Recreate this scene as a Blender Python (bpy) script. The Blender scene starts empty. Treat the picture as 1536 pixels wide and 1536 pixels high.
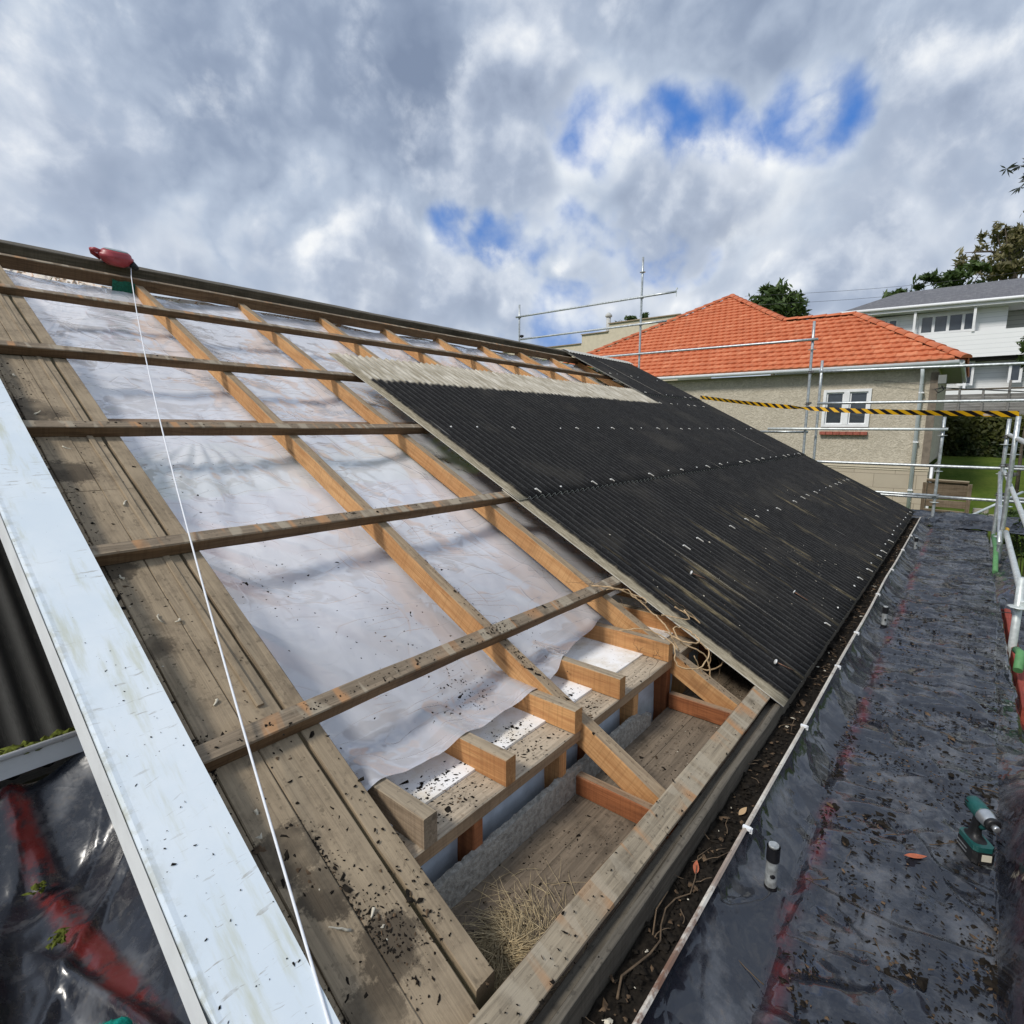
import bpy, bmesh, math, random
from mathutils import Vector, Matrix, noise as mnoise
random.seed(11)
R = math.radians
scn = bpy.context.scene
col = scn.collection
ZO = 4.0                                   # eye height above the yard; all Z below are relative to the eye
# ------------------------------------------------------------------ roof frame: u along the eave, s up the slope, n out of the slope
PITCH = R(27.167); CA, SA = math.cos(PITCH), math.sin(PITCH); HN = 1.5
O3 = Vector((0, HN * SA, -HN * CA + ZO))
UV, SV, NV = Vector((1, 0, 0)), Vector((0, CA, SA)), Vector((0, -SA, CA))
def P(u, s, n=0.0): return O3 + UV * u + SV * s + NV * n
def W(x, y, z): return Vector((x, y, z + ZO))
ROOFM = Matrix(((1, 0, 0, O3.x), (0, CA, -SA, O3.y), (0, SA, CA, O3.z), (0, 0, 0, 1)))
def fbm(x, y, z=0.0, o=4):
    return mnoise.fractal(Vector((x, y, z)), 1.0, 2.0, o, noise_basis='PERLIN_ORIGINAL')
def sstep(a, b, x):
    t = max(0.0, min(1.0, (x - a) / (b - a))) if a != b else float(x > a)
    return t * t * (3 - 2 * t)
# ------------------------------------------------------------------ node helper
class NT:
    def __init__(s, tree): s.t = tree; s.n = tree.nodes; s.l = tree.links
    def new(s, k, **kw):
        nd = s.n.new(k)
        for a, v in kw.items(): setattr(nd, a, v)
        return nd
    def put(s, sock, v):
        if hasattr(v, 'is_linked') or hasattr(v, 'links'): s.l.new(v, sock)
        elif v is not None:
            if isinstance(v, (tuple, list)) and len(v) == 3 and sock.type == 'RGBA': v = (*v, 1)
            sock.default_value = v
    def math(s, op, a, b=None, c=None, clamp=False):
        nd = s.new('ShaderNodeMath', operation=op, use_clamp=clamp)
        s.put(nd.inputs[0], a); s.put(nd.inputs[1], b) if b is not None else None
        if c is not None: s.put(nd.inputs[2], c)
        return nd.outputs[0]
    def vmath(s, op, a, b=None):
        nd = s.new('ShaderNodeVectorMath', operation=op); s.put(nd.inputs[0], a)
        if b is not None: s.put(nd.inputs[1], b)
        return nd.outputs[1] if op in ('DOT_PRODUCT', 'LENGTH') else nd.outputs[0]
    def mix(s, f, a, b, blend='MIX'):
        nd = s.new('ShaderNodeMix', data_type='RGBA', blend_type=blend)
        s.put(nd.inputs[0], f); s.put(nd.inputs[6], a); s.put(nd.inputs[7], b); return nd.outputs[2]
    def fmix(s, f, a, b):
        nd = s.new('ShaderNodeMix', data_type='FLOAT'); s.put(nd.inputs[0], f); s.put(nd.inputs[2], a); s.put(nd.inputs[3], b); return nd.outputs[0]
    def rng(s, v, a, b, c=0.0, d=1.0, smooth=True):
        nd = s.new('ShaderNodeMapRange', interpolation_type='SMOOTHSTEP' if smooth else 'LINEAR')
        s.put(nd.inputs[0], v); nd.inputs[1].default_value = a; nd.inputs[2].default_value = b; nd.inputs[3].default_value = c; nd.inputs[4].default_value = d
        return nd.outputs[0]
    def noise(s, vec, scale=5, detail=5, rough=.55, dist=0.0, out=0):
        nd = s.new('ShaderNodeTexNoise'); s.put(nd.inputs['Vector'], vec)
        nd.inputs['Scale'].default_value = scale; nd.inputs['Detail'].default_value = detail; nd.inputs['Roughness'].default_value = rough; nd.inputs['Distortion'].default_value = dist
        return nd.outputs[out]
    def vor(s, vec, scale=5, feature='F1', out='Distance', rand=1.0):
        nd = s.new('ShaderNodeTexVoronoi', feature=feature); s.put(nd.inputs['Vector'], vec); nd.inputs['Scale'].default_value = scale; nd.inputs['Randomness'].default_value = rand
        return nd.outputs[out]
    def scale(s, vec, sc, loc=(0, 0, 0)):
        nd = s.new('ShaderNodeMapping'); s.put(nd.inputs[0], vec); nd.inputs[3].default_value = sc; nd.inputs[1].default_value = loc; return nd.outputs[0]
    def sep(s, v):
        nd = s.new('ShaderNodeSeparateXYZ'); s.put(nd.inputs[0], v); return nd.outputs
    def ramp(s, f, stops):
        nd = s.new('ShaderNodeValToRGB'); s.put(nd.inputs[0], f); e = nd.color_ramp.elements
        while len(e) < len(stops): e.new(.5)
        for k, (p, c) in enumerate(stops): e[k].position = p; e[k].color = (*c, 1)
        return nd.outputs[0]
    def bump(s, h, strength=.3, dist=.01, nrm=None):
        nd = s.new('ShaderNodeBump'); s.put(nd.inputs['Height'], h); nd.inputs['Strength'].default_value = strength; nd.inputs['Distance'].default_value = dist
        if nrm is not None: s.put(nd.inputs['Normal'], nrm)
        return nd.outputs[0]
    def facets(s, vec, sc, warp_sc, warp_amt, amt, nrm=None):
        w = s.vmath('SUBTRACT', s.noise(vec, warp_sc, 2, .5, 0, 1), (.5, .5, .5))
        v = s.vmath('ADD', vec, s.vmath('MULTIPLY', w, (warp_amt,) * 3))
        c1 = s.vmath('SUBTRACT', s.vor(s.scale(v, sc), 1.0, out='Color'), (.5, .5, .5))
        c2 = s.vmath('SUBTRACT', s.vor(s.scale(v, tuple(q * 2.3 for q in sc), (3, 7, 1)), 1.0, out='Color'), (.5, .5, .5))
        d = s.vmath('ADD', s.vmath('MULTIPLY', c1, (amt,) * 3), s.vmath('MULTIPLY', c2, (amt * .6,) * 3))
        n = nrm if nrm is not None else s.new('ShaderNodeNewGeometry').outputs['Normal']
        return s.vmath('NORMALIZE', s.vmath('ADD', n, d))
    def attr(s, name):
        return s.new('ShaderNodeAttribute', attribute_name=name)
def mat(name, fn):
    m = bpy.data.materials.new(name); m.use_nodes = True
    t = NT(m.node_tree); b = m.node_tree.nodes['Principled BSDF']
    fn(t, b); return m
def setp(t, b, color=None, rough=None, metal=None, normal=None, spec=None, alpha=None):
    for k, v in (('Base Color', color), ('Roughness', rough), ('Metallic', metal), ('Normal', normal), ('Specular IOR Level', spec), ('Alpha', alpha)):
        if v is not None: t.put(b.inputs[k], v)
def oc(t): return t.new('ShaderNodeTexCoord').outputs['Object']
def gpos(t): return t.new('ShaderNodeNewGeometry').outputs['Position']
def gnor(t): return t.new('ShaderNodeNewGeometry').outputs['True Normal']
def rnd(t): return t.new('ShaderNodeObjectInfo').outputs['Random']
# ------------------------------------------------------------------ mesh builder
class MB:
    def __init__(s): s.v = []; s.f = []; s.mi = []; s.at = []; s.smooth = []
    def vert(s, p, a=None): s.v.append(Vector(p)); s.at.append(a if a is not None else (0, 0, 0)); return len(s.v) - 1
    def face(s, ids, mi=0, sm=False): s.f.append(tuple(ids)); s.mi.append(mi); s.smooth.append(sm)
    def quad(s, a, b, c, d, mi=0): s.face([s.vert(a), s.vert(b), s.vert(c), s.vert(d)], mi)
    def box(s, c, size, M=None, mi=0, ch=0.0):
        x, y, z = (k / 2 for k in size); c = Vector(c)
        s.prism([(-x, -y), (x, -y), (x, y), (-x, y)] if ch <= 0 else
                [(-x + ch, -y), (x - ch, -y), (x, -y + ch), (x, y - ch), (x - ch, y), (-x + ch, y), (-x, y - ch), (-x, -y + ch)], -z, z, c, M, mi)
    def prism(s, poly, z0, z1, c=Vector((0, 0, 0)), M=None, mi=0):
        n = len(poly); ids = []
        for z in (z0, z1):
            for (px, py) in poly:
                p = Vector((px, py, z)) + Vector(c)
                ids.append(s.vert(M @ p if M is not None else p))
        s.face(ids[:n][::-1], mi); s.face(ids[n:], mi)
        for k in range(n): s.face((ids[k], ids[(k + 1) % n], ids[n + (k + 1) % n], ids[n + k]), mi)
    def tube(s, pts, r, seg=8, mi=0, cap=True):
        pts = [Vector(p) for p in pts]; rings = []
        rr = r if isinstance(r, (list, tuple)) else [r] * len(pts)
        ref = None
        for k, p in enumerate(pts):
            d = (pts[min(k + 1, len(pts) - 1)] - pts[max(k - 1, 0)]).normalized()
            if ref is None: ref = d.orthogonal().normalized()
            ref = (ref - d * ref.dot(d)); ref = ref.normalized() if ref.length > 1e-6 else d.orthogonal().normalized()
            b = d.cross(ref)
            rings.append([s.vert(p + (ref * math.cos(2 * math.pi * j / seg) + b * math.sin(2 * math.pi * j / seg)) * rr[k]) for j in range(seg)])
        for a, b in zip(rings, rings[1:]):
            for j in range(seg): s.face((a[j], a[(j + 1) % seg], b[(j + 1) % seg], b[j]), mi, True)
        if cap: s.face(rings[0][::-1], mi); s.face(rings[-1], mi)
    def lathe(s, prof, M=None, seg=20, mi=0, sy=1.0):                 # prof: (x along axis, r); axis = local X
        rings = []
        for (x, r) in prof:
            rings.append([s.vert((M or Matrix()) @ Vector((x, r * sy * math.cos(2 * math.pi * j / seg), r * math.sin(2 * math.pi * j / seg)))) for j in range(seg)])
        for a, b in zip(rings, rings[1:]):
            for j in range(seg): s.face((a[j], a[(j + 1) % seg], b[(j + 1) % seg], b[j]), mi, True)
        s.face(rings[0][::-1], mi); s.face(rings[-1], mi)
    def grid(s, nu, nv, fn, mi=0, sm=True, skip=None):
        ids = []
        for j in range(nv + 1):
            for i in range(nu + 1):
                r = fn(i / nu, j / nv)
                ids.append(s.vert(*r) if isinstance(r, tuple) and len(r) == 2 else s.vert(r))
        for j in range(nv):
            for i in range(nu):
                if skip and skip((i + .5) / nu, (j + .5) / nv): continue
                a = j * (nu + 1) + i; s.face((ids[a], ids[a + 1], ids[a + nu + 2], ids[a + nu + 1]), mi, sm)
        return ids
    def blob(s, c, r, mi=0, jit=.35, flat=1.0, M=None):
        c = Vector(c); a = random.random() * 6.3; ca, sa = math.cos(a), math.sin(a); el = 1 + random.random() ** 2 * 1.5; n = random.choice((5, 6, 7)); ids = []
        for q in range(n):
            th = (q + random.uniform(-.35, .35)) / n * 6.2832; k = r * random.uniform(1 - 1.5 * jit, 1 + jit); x, y = math.cos(th) * k * el, math.sin(th) * k
            p = Vector((x * ca - y * sa, x * sa + y * ca, random.uniform(-.35, .2) * r * flat)); ids.append(s.vert(c + (M @ p if M is not None else p)))
        p = Vector((random.uniform(-.3, .3) * r, random.uniform(-.3, .3) * r, r * flat * random.uniform(.6, 1.2))); top = s.vert(c + (M @ p if M is not None else p))
        for q in range(n): s.face((ids[q], ids[(q + 1) % n], top), mi)
    def build(s, name, mats, parent=None, M=None, recalc=False, attr=False):
        me = bpy.data.meshes.new(name)
        me.from_pydata([tuple(v) for v in s.v], [], s.f)
        for m in (mats if isinstance(mats, (list, tuple)) else [mats]): me.materials.append(m)
        me.polygons.foreach_set('material_index', s.mi); me.polygons.foreach_set('use_smooth', s.smooth)
        if attr:
            a = me.attributes.new('us', 'FLOAT_VECTOR', 'POINT'); a.data.foreach_set('vector', [k for q in s.at for k in q])
        if recalc:
            bm = bmesh.new(); bm.from_mesh(me); bmesh.ops.recalc_face_normals(bm, faces=bm.faces); bm.to_mesh(me); bm.free()
        me.update()
        o = bpy.data.objects.new(name, me); col.objects.link(o)
        if M is not None: o.matrix_world = M
        if parent is not None: attach(o, parent)
        return o
def attach(o, parent):
    o.parent = parent
    pm = Matrix.LocRotScale(parent.location, parent.rotation_euler, parent.scale)
    q = parent.parent
    if q is not None: pm = Matrix.LocRotScale(q.location, q.rotation_euler, q.scale) @ q_inv(parent) @ pm
    o.matrix_parent_inverse = pm.inverted()
def q_inv(o): return o.matrix_parent_inverse
def tag(o, label=None, cat=None, group=None, kind=None):
    if label: o['label'] = label
    if cat: o['category'] = cat
    if group: o['group'] = group
    if kind: o['kind'] = kind
    return o
def empty(name, loc, label, cat, group=None):
    o = bpy.data.objects.new(name, None); o.empty_display_size = .1; col.objects.link(o); o.location = loc
    return tag(o, label, cat, group)
def dup(root, loc=None, label=None, group=None, rotz=None):
    r = root.copy(); col.objects.link(r)
    if loc is not None: r.location = loc
    if rotz is not None: r.rotation_euler = (0, 0, rotz)
    if label: r['label'] = label
    if group: r['group'] = group
    for ch in list(root.children):
        c = ch.copy(); col.objects.link(c); c.parent = r
        for g in list(ch.children):
            d = g.copy(); col.objects.link(d); d.parent = c
    return r
def beam(name, p0, p1, w, h, up, m, parent=None, ch=.004, wob=.0015, cut0=0.0, cut1=0.0, rough=0.0):
    """timber from p0 to p1 (centre line), w across, h along 'up'; local X runs along the timber so the grain does too"""
    p0, p1 = Vector(p0), Vector(p1); d = p1 - p0; L = d.length; x = d.normalized()
    z = (Vector(up) - x * Vector(up).dot(x)).normalized(); y = z.cross(x)
    M = Matrix(((x.x, y.x, z.x, p0.x), (x.y, y.y, z.y, p0.y), (x.z, y.z, z.z, p0.z), (0, 0, 0, 1)))
    b = MB(); n = max(2, min(60, int(L / .12))); a, c = w / 2, h / 2
    prof = [(-a + ch, -c), (a - ch, -c), (a, -c + ch), (a, c - ch), (a - ch, c), (-a + ch, c), (-a, c - ch), (-a, -c + ch)]
    sd = random.random() * 50; rings = []
    for k in range(n + 1):
        t = k / n
        oy, oz = wob * 2.2 * mnoise.noise(Vector((t * L * .9, sd, 0))), wob * 2.2 * mnoise.noise(Vector((t * L * .9, sd, 9)))
        ring = []
        for i, (py, pz) in enumerate(prof):
            e = wob * mnoise.noise(Vector((t * L * 9, i * 3.1, sd)))
            if rough: e += rough * mnoise.noise(Vector((t * L * 30, i * 1.7, sd)))
            xx = t * L
            if k == 0: xx += cut0 * (pz + c)
            if k == n: xx -= cut1 * (pz + c)
            ring.append(b.vert((xx, py + oy + e, pz + oz + e)))
        rings.append(ring)
    for r0, r1 in zip(rings, rings[1:]):
        for i in range(8): b.face((r0[i], r0[(i + 1) % 8], r1[(i + 1) % 8], r1[i]))
    b.face(rings[0][::-1]); b.face(rings[-1])
    return b.build(name, m, parent, M)
# ------------------------------------------------------------------ materials
def m_wood(name, dark, light, top, topamt=.9, nails=False, rough=.8, upv=None, dirt=.35, saw=True, soil=False):
    def f(t, b):
        c = oc(t); r = rnd(t)
        off = t.new('ShaderNodeCombineXYZ'); t.put(off.inputs[0], t.math('MULTIPLY', r, 37.0)); t.put(off.inputs[1], t.math('MULTIPLY', r, 11.0))
        c = t.vmath('ADD', c, off.outputs[0])
        g1 = t.noise(t.scale(c, (1.2, 26, 26)), 2.2, 7, .62, 1.1)
        g2 = t.noise(t.scale(c, (.8, 3, 3)), 2.0, 4, .55)
        g3 = t.noise(t.scale(c, (2.5, 90, 90)), 2.0, 3, .6)
        k = t.math('ADD', t.math('MULTIPLY', g1, .6), t.math('MULTIPLY', g2, .4))
        base = t.mix(t.rng(k, .34, .66), dark, light)
        base = t.mix(t.math('MULTIPLY', t.rng(g3, .55, .72), .35), base, tuple(q * .45 for q in dark))
        knot = t.rng(t.vor(t.scale(c, (1.3, 7, 7)), 1.6), .05, .16, 1, 0)
        base = t.mix(t.math('MULTIPLY', knot, .55), base, tuple(q * .3 for q in dark))
        if saw:                                             # saw marks across the face
            sm = t.noise(t.scale(c, (95, 3, 3)), 1.0, 2, .5)
            base = t.mix(t.math('MULTIPLY', t.rng(sm, .5, .62), .22), base, tuple(q * .5 for q in dark))
        base = t.mix(t.fmix(r, .0, .30), base, tuple(q * .55 for q in dark))
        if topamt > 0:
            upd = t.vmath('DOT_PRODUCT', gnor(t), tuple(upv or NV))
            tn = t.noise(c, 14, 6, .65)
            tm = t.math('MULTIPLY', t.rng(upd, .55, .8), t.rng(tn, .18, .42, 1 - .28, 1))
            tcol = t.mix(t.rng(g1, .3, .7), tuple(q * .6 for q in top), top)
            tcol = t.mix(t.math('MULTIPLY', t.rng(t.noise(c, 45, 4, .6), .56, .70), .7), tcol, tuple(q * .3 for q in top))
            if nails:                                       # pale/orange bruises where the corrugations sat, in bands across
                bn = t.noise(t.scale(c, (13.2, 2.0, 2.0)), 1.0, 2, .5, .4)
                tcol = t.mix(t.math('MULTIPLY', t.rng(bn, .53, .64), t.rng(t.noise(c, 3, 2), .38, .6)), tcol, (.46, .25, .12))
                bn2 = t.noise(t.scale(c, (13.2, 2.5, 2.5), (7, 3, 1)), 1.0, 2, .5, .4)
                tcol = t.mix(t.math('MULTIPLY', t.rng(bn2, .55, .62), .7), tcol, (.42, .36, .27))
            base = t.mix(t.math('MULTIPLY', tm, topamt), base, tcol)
        dm = t.rng(t.noise(c, 6, 6, .7), .5, .75)
        base = t.mix(t.math('MULTIPLY', dm, dirt), base, (.05, .038, .026))
        if soil:                                            # caked soil lying on the boards
            gp_ = gpos(t); acc = None
            for (u, s, rr) in ((.61, .62, .15), (.64, .48, .13), (.555, .99, .09), (.70, .28, .16), (.60, .2, .14), (.56, 1.9, .16), (.58, 3.2, .25), (.57, 1.45, .10), (.6, 2.6, .18)):
                q = t.rng(t.vmath('LENGTH', t.vmath('SUBTRACT', gp_, tuple(P(u, s, -.056)))), rr, rr * .1)
                acc = q if acc is None else t.math('MAXIMUM', acc, q)
            sn = t.noise(gp_, 16, 7, .68)
            sn = t.math('ADD', t.math('MULTIPLY', sn, .6), t.math('MULTIPLY', t.noise(gp_, 70, 5, .7), .4)); sm = t.rng(t.math('ADD', t.math('MULTIPLY', acc, .40), t.math('MULTIPLY', sn, .9)), .60, .72)
            base = t.mix(t.math('MULTIPLY', sm, .82), base, (.050, .038, .026))
            dustm = t.rng(t.noise(gp_, 4.5, 5, .6), .42, .68); base = t.mix(t.math('MULTIPLY', dustm, .55), base, (.39, .305, .205))
            dk_ = t.rng(t.noise(gp_, 7.5, 6, .7), .52, .70); base = t.mix(t.math('MULTIPLY', dk_, .45), base, (.12, .09, .06))
        h = t.math('ADD', g1, t.math('MULTIPLY', g3, .6))
        setp(t, b, base, rough, normal=t.bump(h, .45, .004), spec=.25)
    return mat(name, f)
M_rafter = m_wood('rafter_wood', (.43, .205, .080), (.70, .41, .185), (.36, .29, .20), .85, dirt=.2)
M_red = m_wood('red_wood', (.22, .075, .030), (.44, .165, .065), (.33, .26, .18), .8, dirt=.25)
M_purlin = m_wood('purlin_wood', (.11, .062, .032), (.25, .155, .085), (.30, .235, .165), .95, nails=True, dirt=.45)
M_plate = m_wood('plate_wood', (.30, .19, .11), (.48, .33, .20), (.52, .43, .32), .95, dirt=.3)
M_joist = m_wood('joist_wood', (.42, .19, .075), (.66, .36, .15), (.40, .33, .235), .95, upv=(0, 0, 1), dirt=.25)
M_joistend = m_wood('joist_grey', (.20, .145, .095), (.36, .27, .185), (.38, .31, .22), .95, upv=(0, 0, 1), dirt=.3)
M_eave = m_wood('eave_wood', (.13, .085, .05), (.27, .19, .12), (.40, .33, .235), .95, nails=True, dirt=.4)
M_grey = m_wood('grey_wood', (.085, .072, .055), (.20, .17, .13), (.16, .14, .11), .9, dirt=.5)
M_board = m_wood('board_wood', (.24, .180, .116), (.335, .258, .170), (.37, .288, .192), .85, dirt=.35, saw=False, soil=True)
M_soffit = m_wood('soffit_wood', (.17, .13, .09), (.20, .155, .11), (.225, .175, .125), .97, upv=(0, 0, 1), dirt=.7, saw=False)
M_fence = m_wood('fence_wood', (.16, .155, .145), (.34, .33, .31), (.3, .3, .28), .3, dirt=.25, saw=False)
M_bench = m_wood('bench_wood', (.10, .07, .042), (.26, .20, .14), (.42, .36, .25), .9, upv=(0, 0, 1), dirt=.3)
M_redpaint = m_wood('red_painted_timber', (.22, .035, .022), (.40, .085, .055), (.36, .08, .06), .5, upv=(0, 0, 1), dirt=.3, saw=False)
M_plank = m_wood('plank_wood', (.20, .15, .10), (.34, .27, .19), (.3, .25, .18), .6, upv=(0, 0, 1), dirt=.4)
def m_flat(name, c, rough=.6, metal=0, var=.12, sc=8, bumpamt=0.0, spec=.4, space='o', dirt=0.0, dirtc=(.05, .04, .03)):
    def f(t, b):
        p = oc(t) if space == 'o' else gpos(t)
        n = t.noise(p, sc, 6, .6)
        cc = t.mix(t.rng(n, .3, .7), tuple(q * (1 - var) for q in c), tuple(min(1, q * (1 + var)) for q in c))
        if dirt > 0: cc = t.mix(t.math('MULTIPLY', t.rng(t.noise(p, sc * .6, 7, .7), .48, .72), dirt), cc, dirtc)
        setp(t, b, cc, t.math('ADD', t.math('MULTIPLY', t.noise(p, sc * 2, 3), .2), rough - .1), metal, spec=spec,
             normal=t.bump(n, bumpamt, .01) if bumpamt else None)
    return mat(name, f)
M_galv = m_flat('galvanised_steel', (.50, .53, .54), .42, .65, .22, 22, dirt=.35, dirtc=(.20, .17, .14))
M_galvwhite = m_flat('pale_zinc_steel', (.62, .66, .65), .45, .35, .15, 18, dirt=.25, dirtc=(.25, .2, .17))
M_galvdirty = m_flat('dirty_zinc_steel', (.40, .42, .42), .5, .4, .3, 40, dirt=.55, dirtc=(.14, .11, .09))
M_coupler = m_flat('dark_coupler_steel', (.13, .125, .12), .5, .6, .4, 30)
M_blacktape = m_flat('black_pvc_tape', (.012, .012, .014), .35, 0, .3, 40)
M_whitepaint = m_flat('white_paint', (.82, .83, .84), .5, 0, .05, 6, dirt=.12, dirtc=(.4, .38, .32))
M_glass = m_flat('dark_glass', (.05, .06, .07), .06, 0, .2, 2, spec=.8)
M_green = m_flat('green_foam', (.10, .26, .10), .6, 0, .15, 20)
M_dirt = m_flat('soil', (.016, .013, .010), .95, 0, .5, 60, spec=.1)
M_leaflit = m_flat('dead_leaf', (.10, .065, .038), .8, 0, .5, 30, spec=.2)
M_pale = m_flat('pale_chip', (.55, .50, .40), .8, 0, .25, 40)
M_straw = m_flat('straw', (.46, .36, .21), .8, 0, .35, 50)
M_vine = m_flat('dry_vine', (.46, .32, .18), .75, 0, .3, 30)
M_twig = m_flat('dark_twig', (.11, .075, .045), .85, 0, .4, 30)
M_moss = m_flat('moss', (.09, .105, .02), .95, 0, .5, 60, bumpamt=.6, spec=.1)
M_nail = m_flat('lead_head_nail', (.66, .66, .64), .5, .2, .15, 90)
M_rust = m_flat('rusty_steel', (.20, .11, .07), .75, .2, .4, 60)
M_orangeleaf = m_flat('orange_leaf', (.46, .13, .06), .6, 0, .25, 30)
M_teal = m_flat('teal_plastic', (.012, .085, .080), .42, 0, .12, 30, dirt=.25, dirtc=(.10, .10, .09))
M_blackplastic = m_flat('black_plastic', (.014, .014, .015), .45, 0, .2, 40)
M_silver = m_flat('silver_alloy', (.52, .54, .55), .35, .8, .1, 30)
M_cream = m_flat('cream_label', (.66, .62, .50), .6, 0, .05, 40)
M_redplastic = m_flat('red_plastic', (.34, .05, .06), .38, 0, .15, 20, dirt=.2, dirtc=(.12, .02, .03))
M_greencloth = m_flat('green_webbing', (.008, .10, .065), .85, 0, .3, 60)
M_tealfuzz = m_flat('teal_knit', (.012, .26, .20), .95, 0, .35, 90, bumpamt=.8, spec=.1)
M_cord = m_flat('white_cord', (.78, .79, .82), .7, 0, .06, 80)
M_dark = m_flat('dark_void', (.02, .018, .016), .9, 0, .2, 5)
M_paper = m_flat('building_paper', (.55, .60, .66), .55, 0, .12, 12, bumpamt=.3, dirt=.3, dirtc=(.3, .3, .3))
M_rough = m_flat('rough_cement', (.36, .34, .30), .95, 0, .25, 45, bumpamt=1.0, spec=.15, dirt=.35)
M_trunk = m_flat('bark', (.10, .08, .06), .9, 0, .4, 12, bumpamt=.6)
M_brick = m_flat('sill_brick', (.33, .10, .07), .85, 0, .25, 16)
M_concrete = m_flat('cream_render', (.62, .55, .42), .85, 0, .06, 4)

def f_ceiling(t, b):
    p = gpos(t); sp = t.noise(p, 60, 4, .7)
    c = t.mix(t.rng(t.noise(p, 5, 6, .65), .4, .75), (.90, .89, .88), (.66, .58, .46))
    c = t.mix(t.math('MULTIPLY', t.rng(sp, .6, .7), .5), c, (.10, .07, .05))
    setp(t, b, c, .8)
M_ceiling = mat('white_ceiling_lining', f_ceiling)

def f_barge(t, b):
    a = t.attr('us').outputs['Vector']; sx = t.sep(a)
    c = t.mix(t.rng(t.noise(a, 3, 5, .6), .35, .7), (.68, .75, .80), (.76, .81, .84))
    green = t.math('MULTIPLY', t.rng(t.noise(t.scale(a, (9, 1.2, 1)), 1.5, 6, .65), .50, .70), .65)
    c = t.mix(green, c, (.50, .50, .34))
    def stroke(rot, loc, lo):
        mp = t.new('ShaderNodeMapping'); t.put(mp.inputs[0], t.vmath('ADD', a, t.vmath('MULTIPLY', t.vmath('SUBTRACT', t.noise(a, 7, 2, .5, 0, 1), (.5, .5, .5)), (.06, .06, 0))))
        mp.inputs[1].default_value = loc; mp.inputs[2].default_value = (0, 0, rot); mp.inputs[3].default_value = (10, 62, 1)
        return t.rng(t.noise(mp.outputs[0], 1.0, 3, .6, .3), lo, lo + .05)
    scr = t.math('MAXIMUM', t.math('MAXIMUM', stroke(.5, (0, 0, 0), .64), stroke(-.35, (3, 5, 0), .65)), stroke(1.5, (7, 2, 0), .66))
    scr = t.math('MULTIPLY', scr, t.rng(t.noise(a, 40, 3, .6), .3, .6, .25, .75))
    msk = t.rng(t.noise(a, 1.8, 3, .5), .40, .52)
    c = t.mix(t.math('MULTIPLY', scr, msk), c, (.36, .34, .30))
    edge = t.math('MULTIPLY', t.rng(sx[0], .31, .36, 1, 0), t.rng(t.noise(t.scale(a, (10, 9, 1)), 2, 6, .7), .45, .62))
    c = t.mix(t.math('MULTIPLY', edge, .5), c, (.36, .34, .22))
    c = t.mix(t.rng(t.noise(a, 90, 3, .6), .73, .76), c, (.06, .05, .04))
    setp(t, b, c, t.rng(t.noise(a, 8, 4), .3, .7, .32, .6), normal=t.bump(t.noise(a, 25, 5, .6), .15, .003))
M_barge = mat('weathered_white_barge', f_barge)

def f_plastic(t, b):
    a = t.attr('us').outputs['Vector']
    w1 = t.noise(t.scale(a, (1.2, .8, 1)), 1.5, 2, .45, 1.3)
    w2 = t.noise(t.scale(a, (.6, 1.7, 1), (3, 2, 0)), 1.3, 2, .45, 1.5)
    cre = t.math('ABSOLUTE', t.math('SUBTRACT', t.noise(t.scale(a, (1.9, 1.0, 1), (1, 7, 0)), 1.4, 1, .5, 1.2), .5))
    cr2 = t.math('ABSOLUTE', t.math('SUBTRACT', t.noise(t.scale(a, (1.0, 2.4, 1), (5, 1, 0)), 1.7, 1, .5, 1.8), .5))
    h = t.math('ADD', t.math('ADD', w1, t.math('MULTIPLY', w2, .8)), t.math('ADD', t.math('MULTIPLY', t.rng(cre, 0, .025, 1, 0), .06), t.math('MULTIPLY', t.rng(cr2, 0, .02, 1, 0), .05)))
    nr = t.facets(a, (2.2, .9, 1), 1.3, .8, .13, t.bump(h, 1.0, .028))
    tr = t.new('ShaderNodeBsdfTransparent'); tr.inputs[0].default_value = (.97, .965, 1.0, 1)
    tl = t.new('ShaderNodeBsdfTranslucent'); tl.inputs[0].default_value = (.90, .90, .97, 1); pass
    df = t.new('ShaderNodeBsdfDiffuse'); df.inputs[0].default_value = (.95, .95, 1.0, 1)
    gl = t.new('ShaderNodeBsdfGlossy'); gl.inputs[0].default_value = (1, 1, 1, 1); gl.inputs['Roughness'].default_value = .07; t.put(gl.inputs['Normal'], nr)
    fr = t.new('ShaderNodeFresnel'); fr.inputs[0].default_value = 1.9; t.put(fr.inputs['Normal'], nr)
    m0 = t.new('ShaderNodeMixShader'); m0.inputs[0].default_value = .12; t.l.new(df.outputs[0], m0.inputs[1]); t.l.new(tl.outputs[0], m0.inputs[2])
    s_ = t.sep(a)[1]
    fac = t.math('ADD', t.fmix(t.rng(w1, .3, .7), .22, .28), t.rng(s_, 1.9, 1.2, 0, .26))
    m1 = t.new('ShaderNodeMixShader'); t.put(m1.inputs[0], fac); t.l.new(m0.outputs[0], m1.inputs[1]); t.l.new(tr.outputs[0], m1.inputs[2])
    m2 = t.new('ShaderNodeMixShader'); t.put(m2.inputs[0], t.math('MULTIPLY', fr.outputs[0], 1.25, clamp=True)); t.l.new(m1.outputs[0], m2.inputs[1]); t.l.new(gl.outputs[0], m2.inputs[2])
    t.l.new(m2.outputs[0], t.n['Material Output'].inputs[0])
M_plastic = mat('clear_polythene', f_plastic)

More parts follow.
